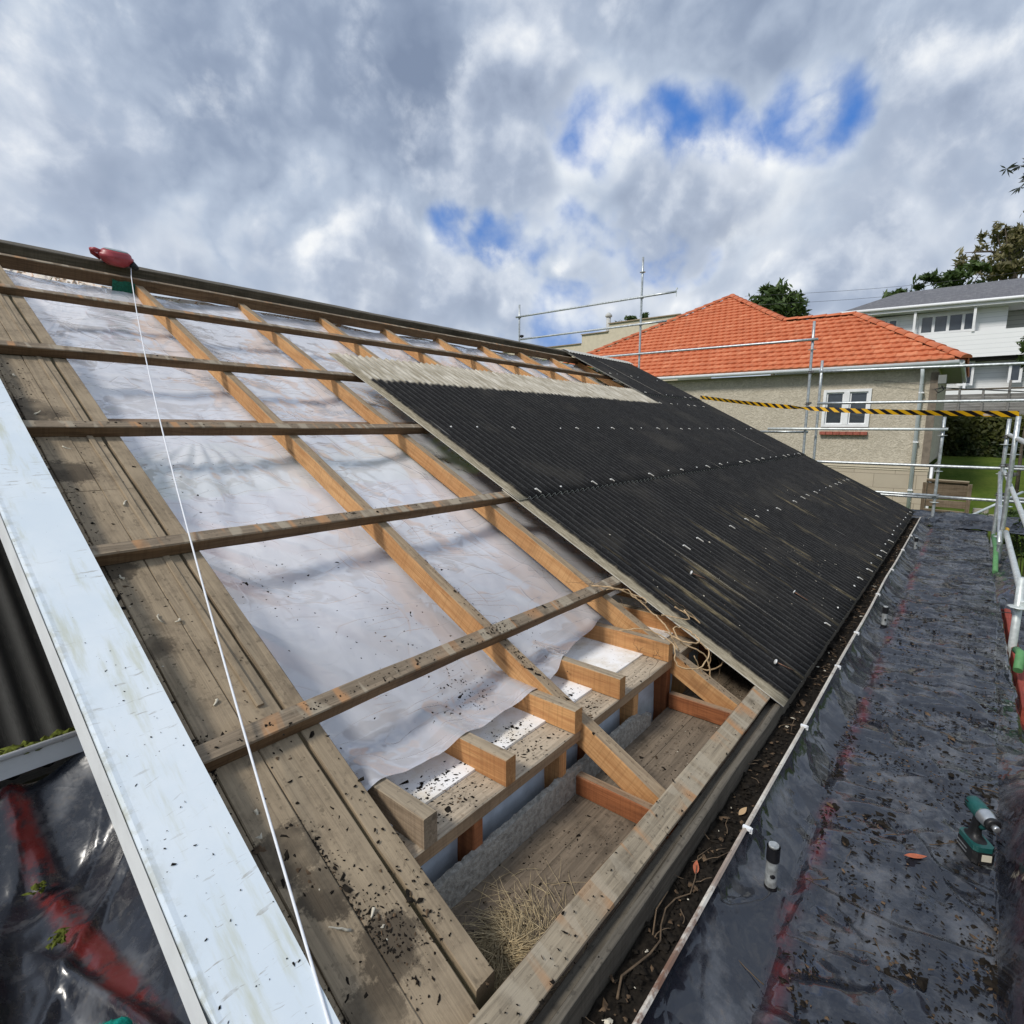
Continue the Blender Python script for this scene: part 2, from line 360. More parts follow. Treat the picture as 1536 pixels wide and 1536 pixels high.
def m_tarp(name, fac_s, fac_a, ro0):
  def f_tarp(t, b):
      a = t.attr('us').outputs['Vector']; sx = t.sep(a); p = gpos(t)
      red = t.math('MULTIPLY', sx[2], t.rng(t.noise(p, 11, 6, .7), .36, .62))
      dust = t.rng(t.noise(p, 4.5, 7, .68), .48, .68)
      fine = t.rng(t.noise(p, 38, 4, .65), .5, .72)
      c = t.mix(t.math('MULTIPLY', dust, .68), (.016, .018, .025), (.125, .13, .142))  # blue-grey dust, lightened so the colour also carries the sheet's pale sheen
      c = t.mix(t.math('MULTIPLY', fine, t.fmix(dust, .10, .55)), c, (.12, .10, .08))
      c = t.mix(t.math('MULTIPLY', red, .8), c, (.13, .018, .017))
      w1 = t.noise(t.scale(p, (1.4, 1.0, 1.2)), 3.0, 2, .5, 1.2); w2 = t.noise(p, 13, 2, .5, .6)
      h = t.math('ADD', w1, t.math('MULTIPLY', w2, .22))
      ro = t.math('ADD', t.math('MULTIPLY', dust, .18), t.math('ADD', t.math('MULTIPLY', fine, .12), ro0))
      setp(t, b, c, ro, normal=t.facets(p, fac_s, 4.0, .2, fac_a, t.bump(h, .6, .016)), spec=.8)
  return mat(name, f_tarp)
M_tarp = m_tarp('black_polythene', (5, 4.5, 4.5), .30, .10); M_tarpleft = m_tarp('black_polythene_dull', (4, 4, 4), .12, .24)

def m_sheet(name, edge):
    def f(t, b):
        a = t.attr('us').outputs['Vector']; sx = t.sep(a)                # u, s, crest height -1..1
        n1 = t.noise(t.scale(a, (24, 4, 1)), 3, 6, .7); n2 = t.noise(t.scale(a, (1, 1, 0)), 1.3, 5, .6); n3 = t.noise(t.scale(a, (1, 1, 0)), 90, 3, .6)
        c = t.mix(t.rng(n1, .35, .75), (.006, .006, .007), (.028, .0275, .0275))
        c = t.mix(t.math('MULTIPLY', t.rng(n3, .54, .72), .6), c, (.062, .060, .057))
        c = t.mix(t.math('MULTIPLY', t.rng(sx[2], .75, -.9), .88), c, (.0025, .0025, .003))  # shading painted into the troughs so the corrugations read
        c = t.mix(t.math('MULTIPLY', t.rng(sx[2], .6, 1.0), t.rng(n1, .3, .6, .1, .5)), c, (.085, .083, .080))  # crests lightened in the colour, as if catching the light
        c = t.mix(t.math('MULTIPLY', t.rng(n2, .50, .70), .45), c, (.052, .048, .042))
        lic = t.rng(t.vor(t.vmath('ADD', a, t.vmath('MULTIPLY', t.noise(a, 20, 2, .5, 0, 1), (.05, .05, 0))), 5.0), .10, .05); c = t.mix(t.math('MULTIPLY', lic, t.rng(n1, .45, .6, 0, .7)), c, (.20, .20, .17))
        # brown-green worn streaks running down the lower sheets
        st = t.noise(t.scale(a, (5.5, .42, 0), (2.3, .4, 0)), 2.0, 5, .6)
        sm = t.math('MULTIPLY', t.rng(st, .565, .67), t.math('MULTIPLY', t.rng(sx[1], 1.5, .9), t.rng(n1, .32, .6)))
        c = t.mix(t.math('MULTIPLY', sm, .75), c, (.19, .155, .09))
        ln = t.noise(t.scale(a, (30, .6, 0)), 1.0, 3, .55)
        c = t.mix(t.math('MULTIPLY', t.rng(ln, .70, .76), .55), c, (.30, .29, .27))
        # formerly lapped pale head of the top row
        pj = t.math('ADD', sx[1], t.math('MULTIPLY', t.noise(t.scale(a, (9, 3, 0)), 2, 4, .6), .16))
        pale = t.math('MULTIPLY', t.math('MULTIPLY', t.rng(pj, 3.83, 3.89), t.rng(sx[0], 8.74, 8.70)), t.attr('pale').outputs['Fac'])
        pc = t.mix(t.rng(t.noise(t.scale(a, (14, 1.2, 0)), 3, 5, .65), .35, .7), (.30, .265, .20), (.60, .56, .48))
        pc = t.mix(t.math('MULTIPLY', t.rng(sx[2], .2, -1.0), .55), pc, (.16, .14, .10))  # same painted trough shading on the pale head
        c = t.mix(pale, c, pc)
        if edge:
            ej = t.math('ADD', sx[0], t.math('MULTIPLY', t.noise(t.scale(a, (3, 8, 0)), 2, 4, .6), .035))
            e = t.rng(ej, 2.975, 2.945, 0, 1)
            ec = t.mix(t.rng(t.noise(t.scale(a, (30, 5, 0)), 2, 5, .65), .35, .7), (.24, .20, .135), (.44, .38, .27))
            c = t.mix(e, c, ec)
        setp(t, b, c, .88, normal=t.bump(t.math('ADD', n1, n3), .5, .004), spec=.22)
    return mat(name, f)
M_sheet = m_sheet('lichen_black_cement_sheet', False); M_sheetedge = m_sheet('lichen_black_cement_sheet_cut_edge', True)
def f_cut(t, b): setp(t, b, t.mix(t.noise(oc(t), 40, 4), (.42, .40, .35), (.66, .64, .58)), .85)
M_cut = mat('pale_cut_cement_edge', f_cut)

def f_gutter(t, b):
    p = gpos(t); n = t.noise(p, 7, 7, .7)
    x = t.sep(p)[0]
    rust = t.math('MULTIPLY', t.rng(n, .38, .55), t.rng(x, 2.6, .9, .25, 1.0))
    c = t.mix(rust, (.74, .70, .62), (.17, .075, .04))
    c = t.mix(t.math('MULTIPLY', t.rng(t.noise(p, 40, 4), .55, .7), .5), c, (.25, .2, .15))
    setp(t, b, c, .55, normal=t.bump(n, .3, .004))
M_gutter = mat('rusty_cream_gutter', f_gutter)

def f_tiles(t, b):
    a = t.attr('us').outputs['Vector']; sx = t.sep(a); p = gpos(t)
    c = t.mix(sx[0], (.53, .150, .066), (.61, .195, .092))
    c = t.mix(t.math('MULTIPLY', t.rng(sx[0], .80, .98), .22), c, (.76, .33, .18))
    c = t.mix(t.math('MULTIPLY', t.rng(t.noise(p, 2.2, 6, .65), .5, .75), .40), c, (.33, .11, .06))
    c = t.mix(t.math('MULTIPLY', t.rng(t.noise(p, 22, 4, .6), .58, .75), .35), c, (.30, .16, .10))
    setp(t, b, c, .75, spec=.3)
M_tiles = mat('orange_clay_tiles', f_tiles)

def f_render(t, b):
    p = gpos(t); q = t.noise(t.scale(p, (1, 1, 1.3)), 9, 4, .6, 1.6); r_ = t.noise(t.scale(p, (1, 2, 5)), 5, 4, .6, .8)
    c = t.mix(t.rng(q, .35, .68), (.47, .42, .335), (.62, .56, .455))
    c = t.mix(t.math('MULTIPLY', t.rng(t.noise(p, 1.2, 4), .45, .7), .25), c, (.42, .375, .29))
    setp(t, b, c, .92, normal=t.bump(t.math('ADD', q, t.math('MULTIPLY', r_, .3)), .8, .03), spec=.15)
M_render = mat('roughcast_render', f_render)
def f_base(t, b):
    p = gpos(t); br = t.new('ShaderNodeTexBrick'); sp = t.sep(p); cb = t.new('ShaderNodeCombineXYZ'); t.put(cb.inputs[0], sp[1]); t.put(cb.inputs[1], sp[2])
    t.put(br.inputs[0], cb.outputs[0]); br.inputs['Color1'].default_value = (.50, .43, .33, 1); br.inputs['Color2'].default_value = (.46, .40, .31, 1); br.inputs['Mortar'].default_value = (.30, .25, .19, 1)
    br.inputs['Scale'].default_value = 1.0; br.inputs['Brick Width'].default_value = .9; br.inputs['Row Height'].default_value = .36; br.inputs['Mortar Size'].default_value = .008
    c = t.mix(t.math('MULTIPLY', t.rng(t.noise(p, 3, 5), .4, .7), .25), br.outputs[0], (.36, .31, .24))
    setp(t, b, c, .85)
M_base = mat('smooth_lined_plaster', f_base)
def m_wbd(name, c, pitch, dark):
    def f(t, b):
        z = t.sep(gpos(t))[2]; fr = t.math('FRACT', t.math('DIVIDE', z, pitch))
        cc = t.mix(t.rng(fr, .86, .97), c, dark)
        cc = t.mix(t.math('MULTIPLY', t.noise(gpos(t), 2, 4), .15), cc, tuple(q * .75 for q in c))
        setp(t, b, cc, .6, normal=t.bump(fr, .5, .012))
    return mat(name, f)
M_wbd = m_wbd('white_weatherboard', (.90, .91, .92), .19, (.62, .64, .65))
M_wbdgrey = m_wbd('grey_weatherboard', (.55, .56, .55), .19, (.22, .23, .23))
def f_slate(t, b):
    p = gpos(t); s_ = t.noise(t.scale(p, (1, 22, 1)), 1, 3, .5)
    c = t.mix(s_, (.085, .085, .095), (.17, .17, .185)); c = t.mix(t.math('MULTIPLY', t.rng(t.noise(p, 6, 5), .45, .7), .5), c, (.23, .23, .235))
    setp(t, b, c, .85)
M_slate = mat('grey_shingle', f_slate)
def f_lawn(t, b):
    p = gpos(t); n = t.noise(p, 1.3, 6, .65); g = t.noise(p, 14, 5, .7)
    c = t.mix(t.rng(n, .3, .7), (.055, .095, .012), (.115, .150, .026)); c = t.mix(t.math('MULTIPLY', t.rng(g, .4, .7), .5), c, (.05, .09, .012))
    setp(t, b, c, .95, normal=t.bump(g, .8, .05), spec=.1)
M_lawn = mat('lawn_grass', f_lawn)
def m_leaf(name, d, l):
    def f(t, b):
        a = t.attr('us').outputs['Vector']; r = t.sep(a)[0]
        c = t.mix(r, d, l); setp(t, b, c, .55, spec=.3)
        tl = t.new('ShaderNodeBsdfTranslucent'); t.put(tl.inputs[0], t.mix(.4, c, (.12, .18, .02)))
        m = t.new('ShaderNodeMixShader'); m.inputs[0].default_value = .25; t.l.new(b.outputs[0], m.inputs[1]); t.l.new(tl.outputs[0], m.inputs[2]); t.l.new(m.outputs[0], t.n['Material Output'].inputs[0])
    return mat(name, f)
M_leafdark = m_leaf('dark_foliage', (.022, .045, .014), (.10, .15, .045))
M_leafolive = m_leaf('olive_foliage', (.07, .065, .028), (.26, .23, .11))
M_leafhedge = m_leaf('hedge_foliage', (.012, .026, .006), (.085, .088, .018))
M_leafgrey = m_leaf('grey_green_foliage', (.03, .035, .03), (.085, .10, .08))
M_leaflime = m_leaf('fresh_foliage', (.06, .10, .02), (.24, .30, .06))
def f_tape(t, b):
    a = t.attr('us').outputs['Vector']; sx = t.sep(a)
    k = t.math('FRACT', t.math('ADD', t.math('MULTIPLY', sx[0], 5.2), t.math('MULTIPLY', sx[1], 7.0)))
    stripe = t.rng(k, .48, .52)
    c = t.mix(stripe, (.72, .40, .012), (.012, .010, .012))
    gl = t.math('MULTIPLY', t.rng(t.noise(t.scale(a, (2.2, 5, 1)), 1.5, 3, .5), .66, .70), .75)
    c = t.mix(gl, c, (.75, .68, .66))
    setp(t, b, c, .3)
M_tape = mat('hazard_tape', f_tape)
# ------------------------------------------------------------------ THE HOUSE BEING RE-ROOFED
house = empty('house', W(5.9, 3.5, -4.0), 'house with its roof half stripped, bare rafters and purlins left of black corrugated sheets', 'house')
L = 11.3
def ubeam(name, u0, u1, s, n_top, w, h, m, **k):      # timber along the eave direction, s = upper edge
    return beam(name, P(u0, s - w / 2, n_top - h / 2), P(u1, s - w / 2, n_top - h / 2), w, h, NV, m, house, **k)
# purlins
for s in (1.0, 1.975, 2.985, 3.955, 5.03):
    ubeam('purlin', .40, L, s, 0, .066, .056, M_purlin, wob=.003)
tp = ubeam('purlin', .40, L, 5.79, .0, .05, .10, M_purlin, wob=.002); tp['label'] = 'deep dark brown purlin just below the ridge'
rb = ubeam('ridge_beam', .30, 8.9, 5.97, .055, .09, .13, M_grey, wob=.003); rb['label'] = 'weathered grey beam along the ridge'
ep = ubeam('eave_purlin', .40, L, .045, 0, .09, .05, M_eave, wob=.004, rough=.003); ep['label'] = 'weathered eave timber with pale nail marks'
# rafters
JU = [.955, 1.322, 1.748, 2.115, 2.638, 3.04] + [3.49 + .45 * k for k in range(17)]
RU = [.85] + [1.805 + .9 * k for k in range(11)]
for k, u in enumerate(RU):
    w = .062 if k else .066
    beam('rafter', P(u, -.02 if k else .03, -.108), P(u, 5.80, -.108), w, .104, NV, M_rafter if k not in (0,) else M_board, house, wob=.003, ch=.003, cut0=.5)
# gable overhang lining boards
for (a, b_) in ((.40, .548), (.5495, .676), (.6775, .80)):
    for (s0, s1) in ((.02, 2.43), (2.434, 5.75)):
        beam('lining_board', P((a + b_) / 2, s0, -.066), P((a + b_) / 2, s1, -.066), b_ - a, .02, NV, M_board, house, wob=.002, ch=.003)
beam('cover_batten', P(.752, 1.08, -.052), P(.752, 5.6, -.052), .026, .010, NV, M_board, house, wob=.002)
# barge board (white) with its outer lip
b = MB()
def barge_pt(i, j):
    prof = [(.313, -.075), (.316, .0285), (.324, .0305), (.336, .0285), (.40, .028), (.46, .0275), (.506, .028), (.508, .004)]
    k = min(7, int(round(i * 7))); u, n = prof[k]; s = -.45 + j * 6.6
    wv = .0012 * mnoise.noise(Vector((s * 1.5, k * .4, 3)))
    if k < 2: wv += .012 * sstep(.42, .30, s) 
    return (P(u + wv, s, n + .0015 * mnoise.noise(Vector((s * 2, k * .2, 0)))), (u, s, n))
b.grid(7, 90, barge_pt, sm=False)
bo = b.build('barge_board', M_barge, house, attr=True); bo['label'] = 'scuffed white barge board along the gable edge'
b = MB(); b.grid(1, 60, lambda i, j: P(.310 + .003 * i, -.45 + 6.6 * j, -.076 + .1 * i))
b.build('barge_lip', M_whitepaint, house)
# eave: fascia, soffit, lookouts
ZS = -1.475
beam('fascia', W(.2, .612, -1.478), W(L, .612, -1.478), .026, .185, (0, 0, 1), M_grey, house, wob=.003, rough=.003)
beam('fascia', W(.2, .647, -1.47), W(L, .647, -1.47), .036, .13, (0, 0, 1), M_grey, house, wob=.002)  # added inner filler board, keeps the gap behind the fascia dark
for k, (y0, y1) in enumerate(((.668, .79), (.7908, .9548), (.9556, 1.10))):
    beam('soffit_lining', W(.82, (y0 + y1) / 2, ZS - .009), W(L, (y0 + y1) / 2, ZS - .009), y1 - y0, .018, (0, 0, 1), M_soffit, house, wob=.001, ch=.002)
for u in [1.75 + .9 * k for k in range(6)]:
    beam('lookout', W(u, .674, ZS + .043), W(u, 1.088, ZS + .043), .04, .085, (0, 0, 1), M_red, house)
# eave wall: plate, studs, paper, cladding strip, wall
beam('top_plate', W(.83, 1.173, -1.240), W(L, 1.173, -1.240), .145, .05, (0, 0, 1), M_plate, house, wob=.002)
for k, u in enumerate((.86, 1.03 + .14, 1.66, 1.90, 2.28, 2.66, 2.9, 3.3, 3.7, 4.1)):
    beam('stud', W(u, 1.148, -3.9), W(u, 1.148, -1.266), .048, .085, (0, 1, 0), M_red if k % 2 else M_joist, house)
b = MB(); b.grid(120, 6, lambda i, j: W(.83 + 10.4 * i, 1.178 + .006 * mnoise.noise(Vector((i * 80, j * 3, 0))), -1.268 - .5 * j))
b.build('building_paper', M_paper, house)
b = MB(); nn = 150
prof = [(1.088, -1.56), (1.088, -1.0), (1.112, -1.0), (1.112, -1.56)]
ids = []
for i in range(nn + 1):
    x = .80 + 1.62 * i / nn; row = []
    for k, (y, z) in enumerate(prof):
        zz = z if z < -1.5 else -1.362 + .007 * mnoise.noise(Vector((x * 22, k, 1))) + .006 * mnoise.noise(Vector((x * 60, k, 1))) - .05 * sstep(2.25, 2.40, x)
        row.append(b.vert(W(x, y + .003 * mnoise.noise(Vector((x * 40, k, 5))), zz)))
    ids.append(row)
for r0, r1 in zip(ids, ids[1:]):
    for k in range(3): b.face((r0[k], r0[k + 1], r1[k + 1], r1[k]))
b.build('cladding_edge', M_rough, house, recalc=True)
b = MB()
b.box(W(6.05, 1.10, -2.77), (10.46, .022, 2.5)); b.box(W(.85, 5.85, -2.66), (.03, 9.4, 2.6)); b.box(W(11.2, 5.85, -2.66), (.03, 9.4, 2.6))
b.build('wall', M_render, house)
# ceiling: lining, joists with square-cut ends
b = MB(); b.box(W((.87 + L) / 2, 5.6, -1.2105), (L - .87, 8.72, .011))
b.build('ceiling_lining', M_ceiling, house)
for k, u in enumerate(JU):
    beam('ceiling_joist', W(u, 1.095, -1.1635), W(u, 9.6, -1.1635), .052, .099, (0, 0, 1), (M_joistend if k == 0 else M_joist), house, wob=.001, ch=.0025)
ub = beam('under_purlin', P(.95, 3.35, -.215), P(L, 3.35, -.215), .05, .07, NV, M_red, house)
# gable end framing seen past the plastic, far end
beam('gable_plate', P(L + .02, .0, -.09), P(L + .02, 6.0, -.09), .05, .16, NV, M_grey, house)
b = MB(); b.grid(2, 30, lambda i, j: P(11.345 + .05 * i, -.1 + 6.1 * j, .025 - .03 * abs(i - .5)))
b.build('verge_edge', M_moss, house)
# gutter
g = MB(); nx = 120
gp = [(.596, -1.50), (.594, -1.545), (.502, -1.545), (.488, -1.462), (.480, -1.456), (.486, -1.449), (.496, -1.455)]
ids = []
for i in range(nx + 1):
    x = .15 + 11.25 * i / nx; dz = .006 * mnoise.noise(Vector((x * .9, 0, 2))); dy = .011 * mnoise.noise(Vector((x * .7, 4, 2)))
    ids.append([g.vert(W(x, y + (dy if k > 1 else 0), z + (dz if k > 1 else 0))) for k, (y, z) in enumerate(gp)])
for r0, r1 in zip(ids, ids[1:]):
    for k in range(len(gp) - 1): g.face((r0[k], r0[k + 1], r1[k + 1], r1[k]))
gut = g.build('gutter', M_gutter, house); gut['label'] = 'cream gutter with rusty lip, full of black soil'
for x in (1.95, 2.86, 3.76, 4.50, 5.72, 6.86, 8.1, 9.3):
    b = MB(); b.box(W(x, .484, -1.453), (.016, .030, .010), ch=.003); b.box(W(x + .004, .470, -1.460), (.011, .009, .018))
    b.build('bracket', M_whitepaint, gut)
b = MB(); b.grid(380, 10, lambda i, j: W(.16 + 11.2 * i, .595 - .103 * j, -1.470 + .012 * fbm(i * 140, j * 2, 0) + .012 * fbm(i * 500, j * 6, 4)))
tag(b.build('gutter_soil', M_dirt), 'black soil and rotted leaves filling the eave gutter', 'soil', kind='stuff')
# ------------------------------------------------------------------ corrugated sheets
PIT = .076
def make_sheet(u0, ncorr, s0, s1, lift, edge=False, pale=0.0, nailrows=(), seed=0):
    rs = random.Random(seed); b = MB(); SEG = 8; nu = int(ncorr * SEG); ns = max(3, int((s1 - s0) / .12)); wid = ncorr * PIT
    flat = .105 if edge else 0
    jag = [rs.uniform(-.007, .007) for _ in range(int(ncorr) + 2)]
    def pt(i, j):
        u = -flat + i * (wid + flat); s = s0 + j * (s1 - s0)
        if j == 0: s += jag[min(len(jag) - 1, max(0, int(u / PIT)))] * .6
        if j == 1: s += jag[min(len(jag) - 1, max(0, int(u / PIT)))]
        c = math.cos(2 * math.pi * (u0 + u) / PIT) if u > 0 else 0.6
        if edge and u <= 0: c = -.55 + .25 * sstep(-.09, -.03, u)
        n = .0145 + .0125 * c + lift + .004 * mnoise.noise(Vector((u0 * .6, s * .6, seed))) + (.0025 * mnoise.noise(Vector((u * 8, s * 2.5, seed))) if j in (0, 1) else 0)
        return (P(u0 + u, s, n), (u0 + u, s, c))
    b.grid(nu + (10 if edge else 0), ns, pt)
    for s in nailrows:
        cr = [k * PIT - (u0 % PIT) + PIT for k in range(1, int(ncorr) - 1)]
        for q in (1, 5) if ncorr > 6 else (1,):
            if q >= len(cr) or rs.random() < .10: continue
            u = u0 + cr[q]; ss = s + rs.uniform(-.012, .012); n = .027 + lift; r = rs.uniform(.008, .012)
            c0 = P(u, ss, n + .007); top = b.vert(c0, (u, ss, 1)); ring = []
            for a in range(7):
                an = a / 7 * 6.283; k = r * rs.uniform(.75, 1.2); ring.append(b.vert(P(u + math.cos(an) * k, ss + math.sin(an) * k * 1.1, n - .002), (u, ss, 1)))
            for a in range(7): b.face((ring[a], ring[(a + 1) % 7], top), 1)
            if rs.random() < .55:
                ln = rs.uniform(.03, .06); w = .004
                b.face([b.vert(P(u - w, ss, n + .0018), (u, ss, 1)), b.vert(P(u + w, ss, n + .0018), (u, ss, 1)), b.vert(P(u + w * .3, ss - ln, n + .0015), (u, ss, 1)), b.vert(P(u - w * .3, ss - ln, n + .0015), (u, ss, 1))], 1)
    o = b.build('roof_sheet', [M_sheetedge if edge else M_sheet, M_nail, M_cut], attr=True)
    a = o.data.attributes.new('pale', 'FLOAT', 'POINT'); a.data.foreach_set('value', [pale] * len(b.v))
    md = o.modifiers.new('thick', 'SOLIDIFY'); md.thickness = .006; md.offset = -1; md.material_offset_rim = 2
    return o
ordn = ['first', 'second', 'third', 'fourth', 'fifth', 'sixth', 'seventh', 'eighth', 'ninth', 'tenth', 'eleventh']
u0 = 2.96
for c in range(11):
    uu = u0 + c * 10 * PIT
    e = c == 0
    o = make_sheet(uu, 10.6, -.115, 1.99, .0 + .002 * (c % 2), e, 0, (-.045, 1.0) if c > 0 else (), 10 + c)
    tag(o, ('black corrugated sheet of the lower row with a pale cut edge beside the bare eave' if e else
            'black corrugated sheet at the far gable end of the lower row above the gutter' if c == 10 else
            'black corrugated sheet above the gutter, %s from the cut edge in the lower row' % ordn[c]), 'roof sheet', 'black corrugated roof sheets')
    o = make_sheet(uu, 10.6, 1.83, 4.34, .012 + .002 * (c % 2), e, 1.0, (1.90, 2.86) + ((3.80,) if c > 6 else ()), 40 + c)
    tag(o, ('black corrugated sheet of the upper row with a pale cut edge and whitish head' if e else
            'black corrugated sheet at the far gable end of the upper row' if c == 10 else
            'corrugated sheet with a pale head, %s from the cut edge in the upper row' % ordn[c] if c < 8 else
            'black corrugated sheet, %s from the cut edge in the upper row, below the ridge sheets' % ordn[c]), 'roof sheet', 'black corrugated roof sheets')
for c in range(3):
    uu = 8.73 + c * 11 * PIT
    o = make_sheet(uu, 11.6 if c < 2 else 12.0, 4.10, 6.06, .026 + .002 * (c % 2), False, 0, (4.18, 5.0), 80 + c)
    tag(o, ['black corrugated ridge sheet with a pale free side edge next to the open rafters', 'middle one of the three black corrugated sheets against the ridge', 'black corrugated ridge sheet at the far gable end'][c], 'roof sheet', 'black corrugated roof sheets')
    if c == 0:
        b = MB(); b.grid(1, 24, lambda i, j: P(8.66 + .09 * i, 4.10 + 1.98 * j, .045 - .012 * i)); eo = b.build('sheet_edge', M_cut); attach(eo, o)
b = MB(); b.grid(60, 3, lambda i, j: P(8.75 + 2.6 * i, 5.90 + .17 * j, .062 + .01 * math.sin(i * 2.6 / PIT * 6.283 + 1) * (1 - j)))
tag(b.build('ridge_capping', M_cut), 'pale strip of ridge capping above the far ridge sheets', 'ridge capping')
# loose nails on the sheets
def nail(u, s, ang, label):
    r = empty('roofing_nail', P(u, s, .03), label, 'nail', 'loose nails on the roof sheets')
    d = UV * math.cos(ang) + SV * math.sin(ang); p0 = P(u, s, .034); b = MB(); b.tube([p0, p0 + d * .105], .0035, 6); b.build('shank', M_rust, r)
    b = MB(); b.lathe([(-.006, .004), (-.004, .014), (.001, .016), (.004, .006)], Matrix.LocRotScale(p0, d.to_track_quat('X', 'Z'), None), 10); b.build('head', M_nail, r)
nail(3.52, .76, -1.0, 'loose grey nail lying highest on the black sheets near the cut edge')
nail(3.17, .04, -1.1, 'loose white headed nail lying at the lower corner of the black sheets')
nail(4.36, .24, -1.5, 'loose nail with white flake lying on the black sheets above the gutter')
# ------------------------------------------------------------------ clear plastic over the ceiling
def pl_pt(i, j):
    u = .885 + 10.4 * i ** 1.6
    ed = .617 + .008 * math.sin(u * 9) + .015 * fbm(u * 2, 0, 3) + .05 * sstep(1.75, 1.95, u) + .17 * sstep(1.9, 2.5, u) + .16 * sstep(2.5, 3.1, u)
    s = ed + (5.765 - ed) * j
    ph = ((u - 1.805) / .9) % 1.0
    sag = -.028 * math.sin(math.pi * ph) * (1 if u > 1.8 else .5) - .024
    n = -.166 + sag + .020 * fbm(u * 1.6, s * .8, 0) + .012 * fbm(u * 2.3 + s * 2.0, s * 1.1 - u, 5, 3) + .004 * fbm(u * 9, s * 5, 2)
    fan = math.sin(math.atan2(u - 1.35, 3.2 - s) * 22) * .006 * sstep(2.0, 2.6, s) * sstep(3.2, 2.9, s) * sstep(1.75, 1.6, u)
    n += fan
    dz = sstep(.28, 0, s - ed); n += dz * .004
    n += .075 * sstep(.86, 1, j)
    p = P(u, s, n)
    if p.y < 1.75:                                    # rests on the tops of the ceiling joists
        d = min(abs(u - q) for q in JU[:8]); zm = -1.104 - .030 * (1 - math.exp(-(d / .07) ** 2)) + .006 * fbm(u * 5, s * 5, 3) + ZO
        k = p.z - zm; p.z = zm + (k if k > .03 else .03 * math.exp((k - .03) / .03) if k > -.2 else 0)
    return (p, (u, s, 0))
b = MB(); b.grid(380, 230, pl_pt)
def pl_rear(i, j):
    x = .9 + 10.4 * i; q = .12 + 4.6 * j
    return (W(x, 6.02 + q * CA, 1.30 - q * SA + .03 * fbm(x * 1.2, q, 4)), (x, q + 20, 0))
b.grid(60, 24, pl_rear)  # added unseen film on the rear slope: screens the ground, passes skylight
tag(b.build('plastic_sheet', M_plastic, attr=True), 'clear wrinkled polythene sheet spread under the bare rafters', 'plastic sheet')
# ------------------------------------------------------------------ fall arrest block on the ridge
rp = P(1.66, 5.86, .085)
fr = empty('fall_arrest_block', rp, 'red fall arrest reel on the ridge with a white line down the roof', 'fall arrest reel')
ax = (UV * .97 + SV * -.1).normalized(); up = Vector((0, -.35, 1)).normalized(); up = (up - ax * up.dot(ax)).normalized(); yy = up.cross(ax)
def fm(x, y, z): 
    o = rp + ax * x + yy * y + up * z; return Matrix(((ax.x, yy.x, up.x, o.x), (ax.y, yy.y, up.y, o.y), (ax.z, yy.z, up.z, o.z), (0, 0, 0, 1)))
b = MB(); M = fm(0, 0, .03) @ Matrix.Rotation(R(-90), 4, 'Y')
b.lathe([(-.065, .06), (-.045, .10), (-.01, .122), (.0, .128), (.018, .128), (.026, .114), (.044, .108), (.058, .09)], M, 28, sy=.8)
hb = b.build('housing', M_redplastic, fr)
b = MB(); b.lathe([(.0582, .088), (.064, .08), (.065, .01)], M, 28, sy=.8); b.build('cover_plate', m_flat('grey_plate', (.26, .30, .30), .4, 0, .1, 20), fr)
b = MB(); b.tube([fm(-.10, 0, .05).translation, fm(-.15, .0, .062).translation, fm(-.17, .02, .055).translation, fm(-.16, .04, .03).translation, fm(-.10, .05, .0).translation], [.02, .018, .018, .018, .02], 8); b.build('carry_handle', M_redplastic, fr)
b = MB(); b.lathe([(-.02, .03), (.03, .026), (.04, .02)], fm(.12, -.03, .0) @ Matrix.Rotation(R(40), 4, 'Y'), 12); b.build('line_guide', M_blackplastic, fr)
b = MB(); b.grid(14, 6, lambda i, j: P(1.60 + .17 * i, 5.722 - .004 * math.sin(i * 60), -.035 - .16 * j + .006 * math.sin(i * 9 + 2)) + SV * -.004)
b.build('webbing_sling', M_greencloth, fr)
b = MB(); pts = []
for k in range(41):
    q = k / 40; s = 5.84 - 6.2 * q; u = .98 * (.452 + .195 * s + .0062 * s * s)
    pts.append(P(u, s, .030 + (.05 if k == 0 else 0)))
b.tube(pts, .0034, 7); b.build('lifeline', M_cord, fr)
# ------------------------------------------------------------------ scaffold
sc = empty('scaffold', W(11.9, .35, -4.0), 'grey tube scaffold around the eave and far gable, with ledgers, standards and taped tube ends', 'scaffold')
def tube(name, p0, p1, r=.0242, m=None, seg=12):
    b = MB(); d = (Vector(p1) - Vector(p0)); n = max(1, int(d.length / .5))
    b.tube([Vector(p0) + d * (k / n) for k in range(n + 1)], r, seg); return b.build(name, m or M_galv, sc)
def cup(p, r=.05, mm=None):
    b = MB(); p = Vector(p)
    b.lathe([(-.022, .030), (-.018, .046), (-.006, .048), (-.004, .031), (.012, .031), (.016, .040), (.024, .036)], Matrix.Translation(p) @ Matrix.Rotation(R(-90), 4, 'Y'), 12)
    b.box(p + Vector((-.01, -.045, .012)), (.03, .05, .035), ch=.005)
    b.build('coupler', mm or M_coupler, sc)
def rosette(p):
    b = MB(); p = Vector(p); b.lathe([(-.004, .03), (-.003, .068), (.003, .068), (.004, .03)], Matrix.Translation(p) @ Matrix.Rotation(R(90), 4, 'Y'), 8); b.build('collar', M_galvwhite, sc)
XF = 11.9
for (y, z0, z1) in ((9.63, -3.9, 3.27), (6.05, -3.9, 3.82), (2.46, -3.9, 2.02), (.345, -3.9, .22)):
    tube('standard', W(XF, y, z0), W(XF, y, z1))
tube('standard', W(XF + .12, 2.29, -3.9), W(XF + .12, 2.29, 1.30))
rosette(W(XF, 6.05, 3.5)); rosette(W(XF, 2.46, 1.5)); 
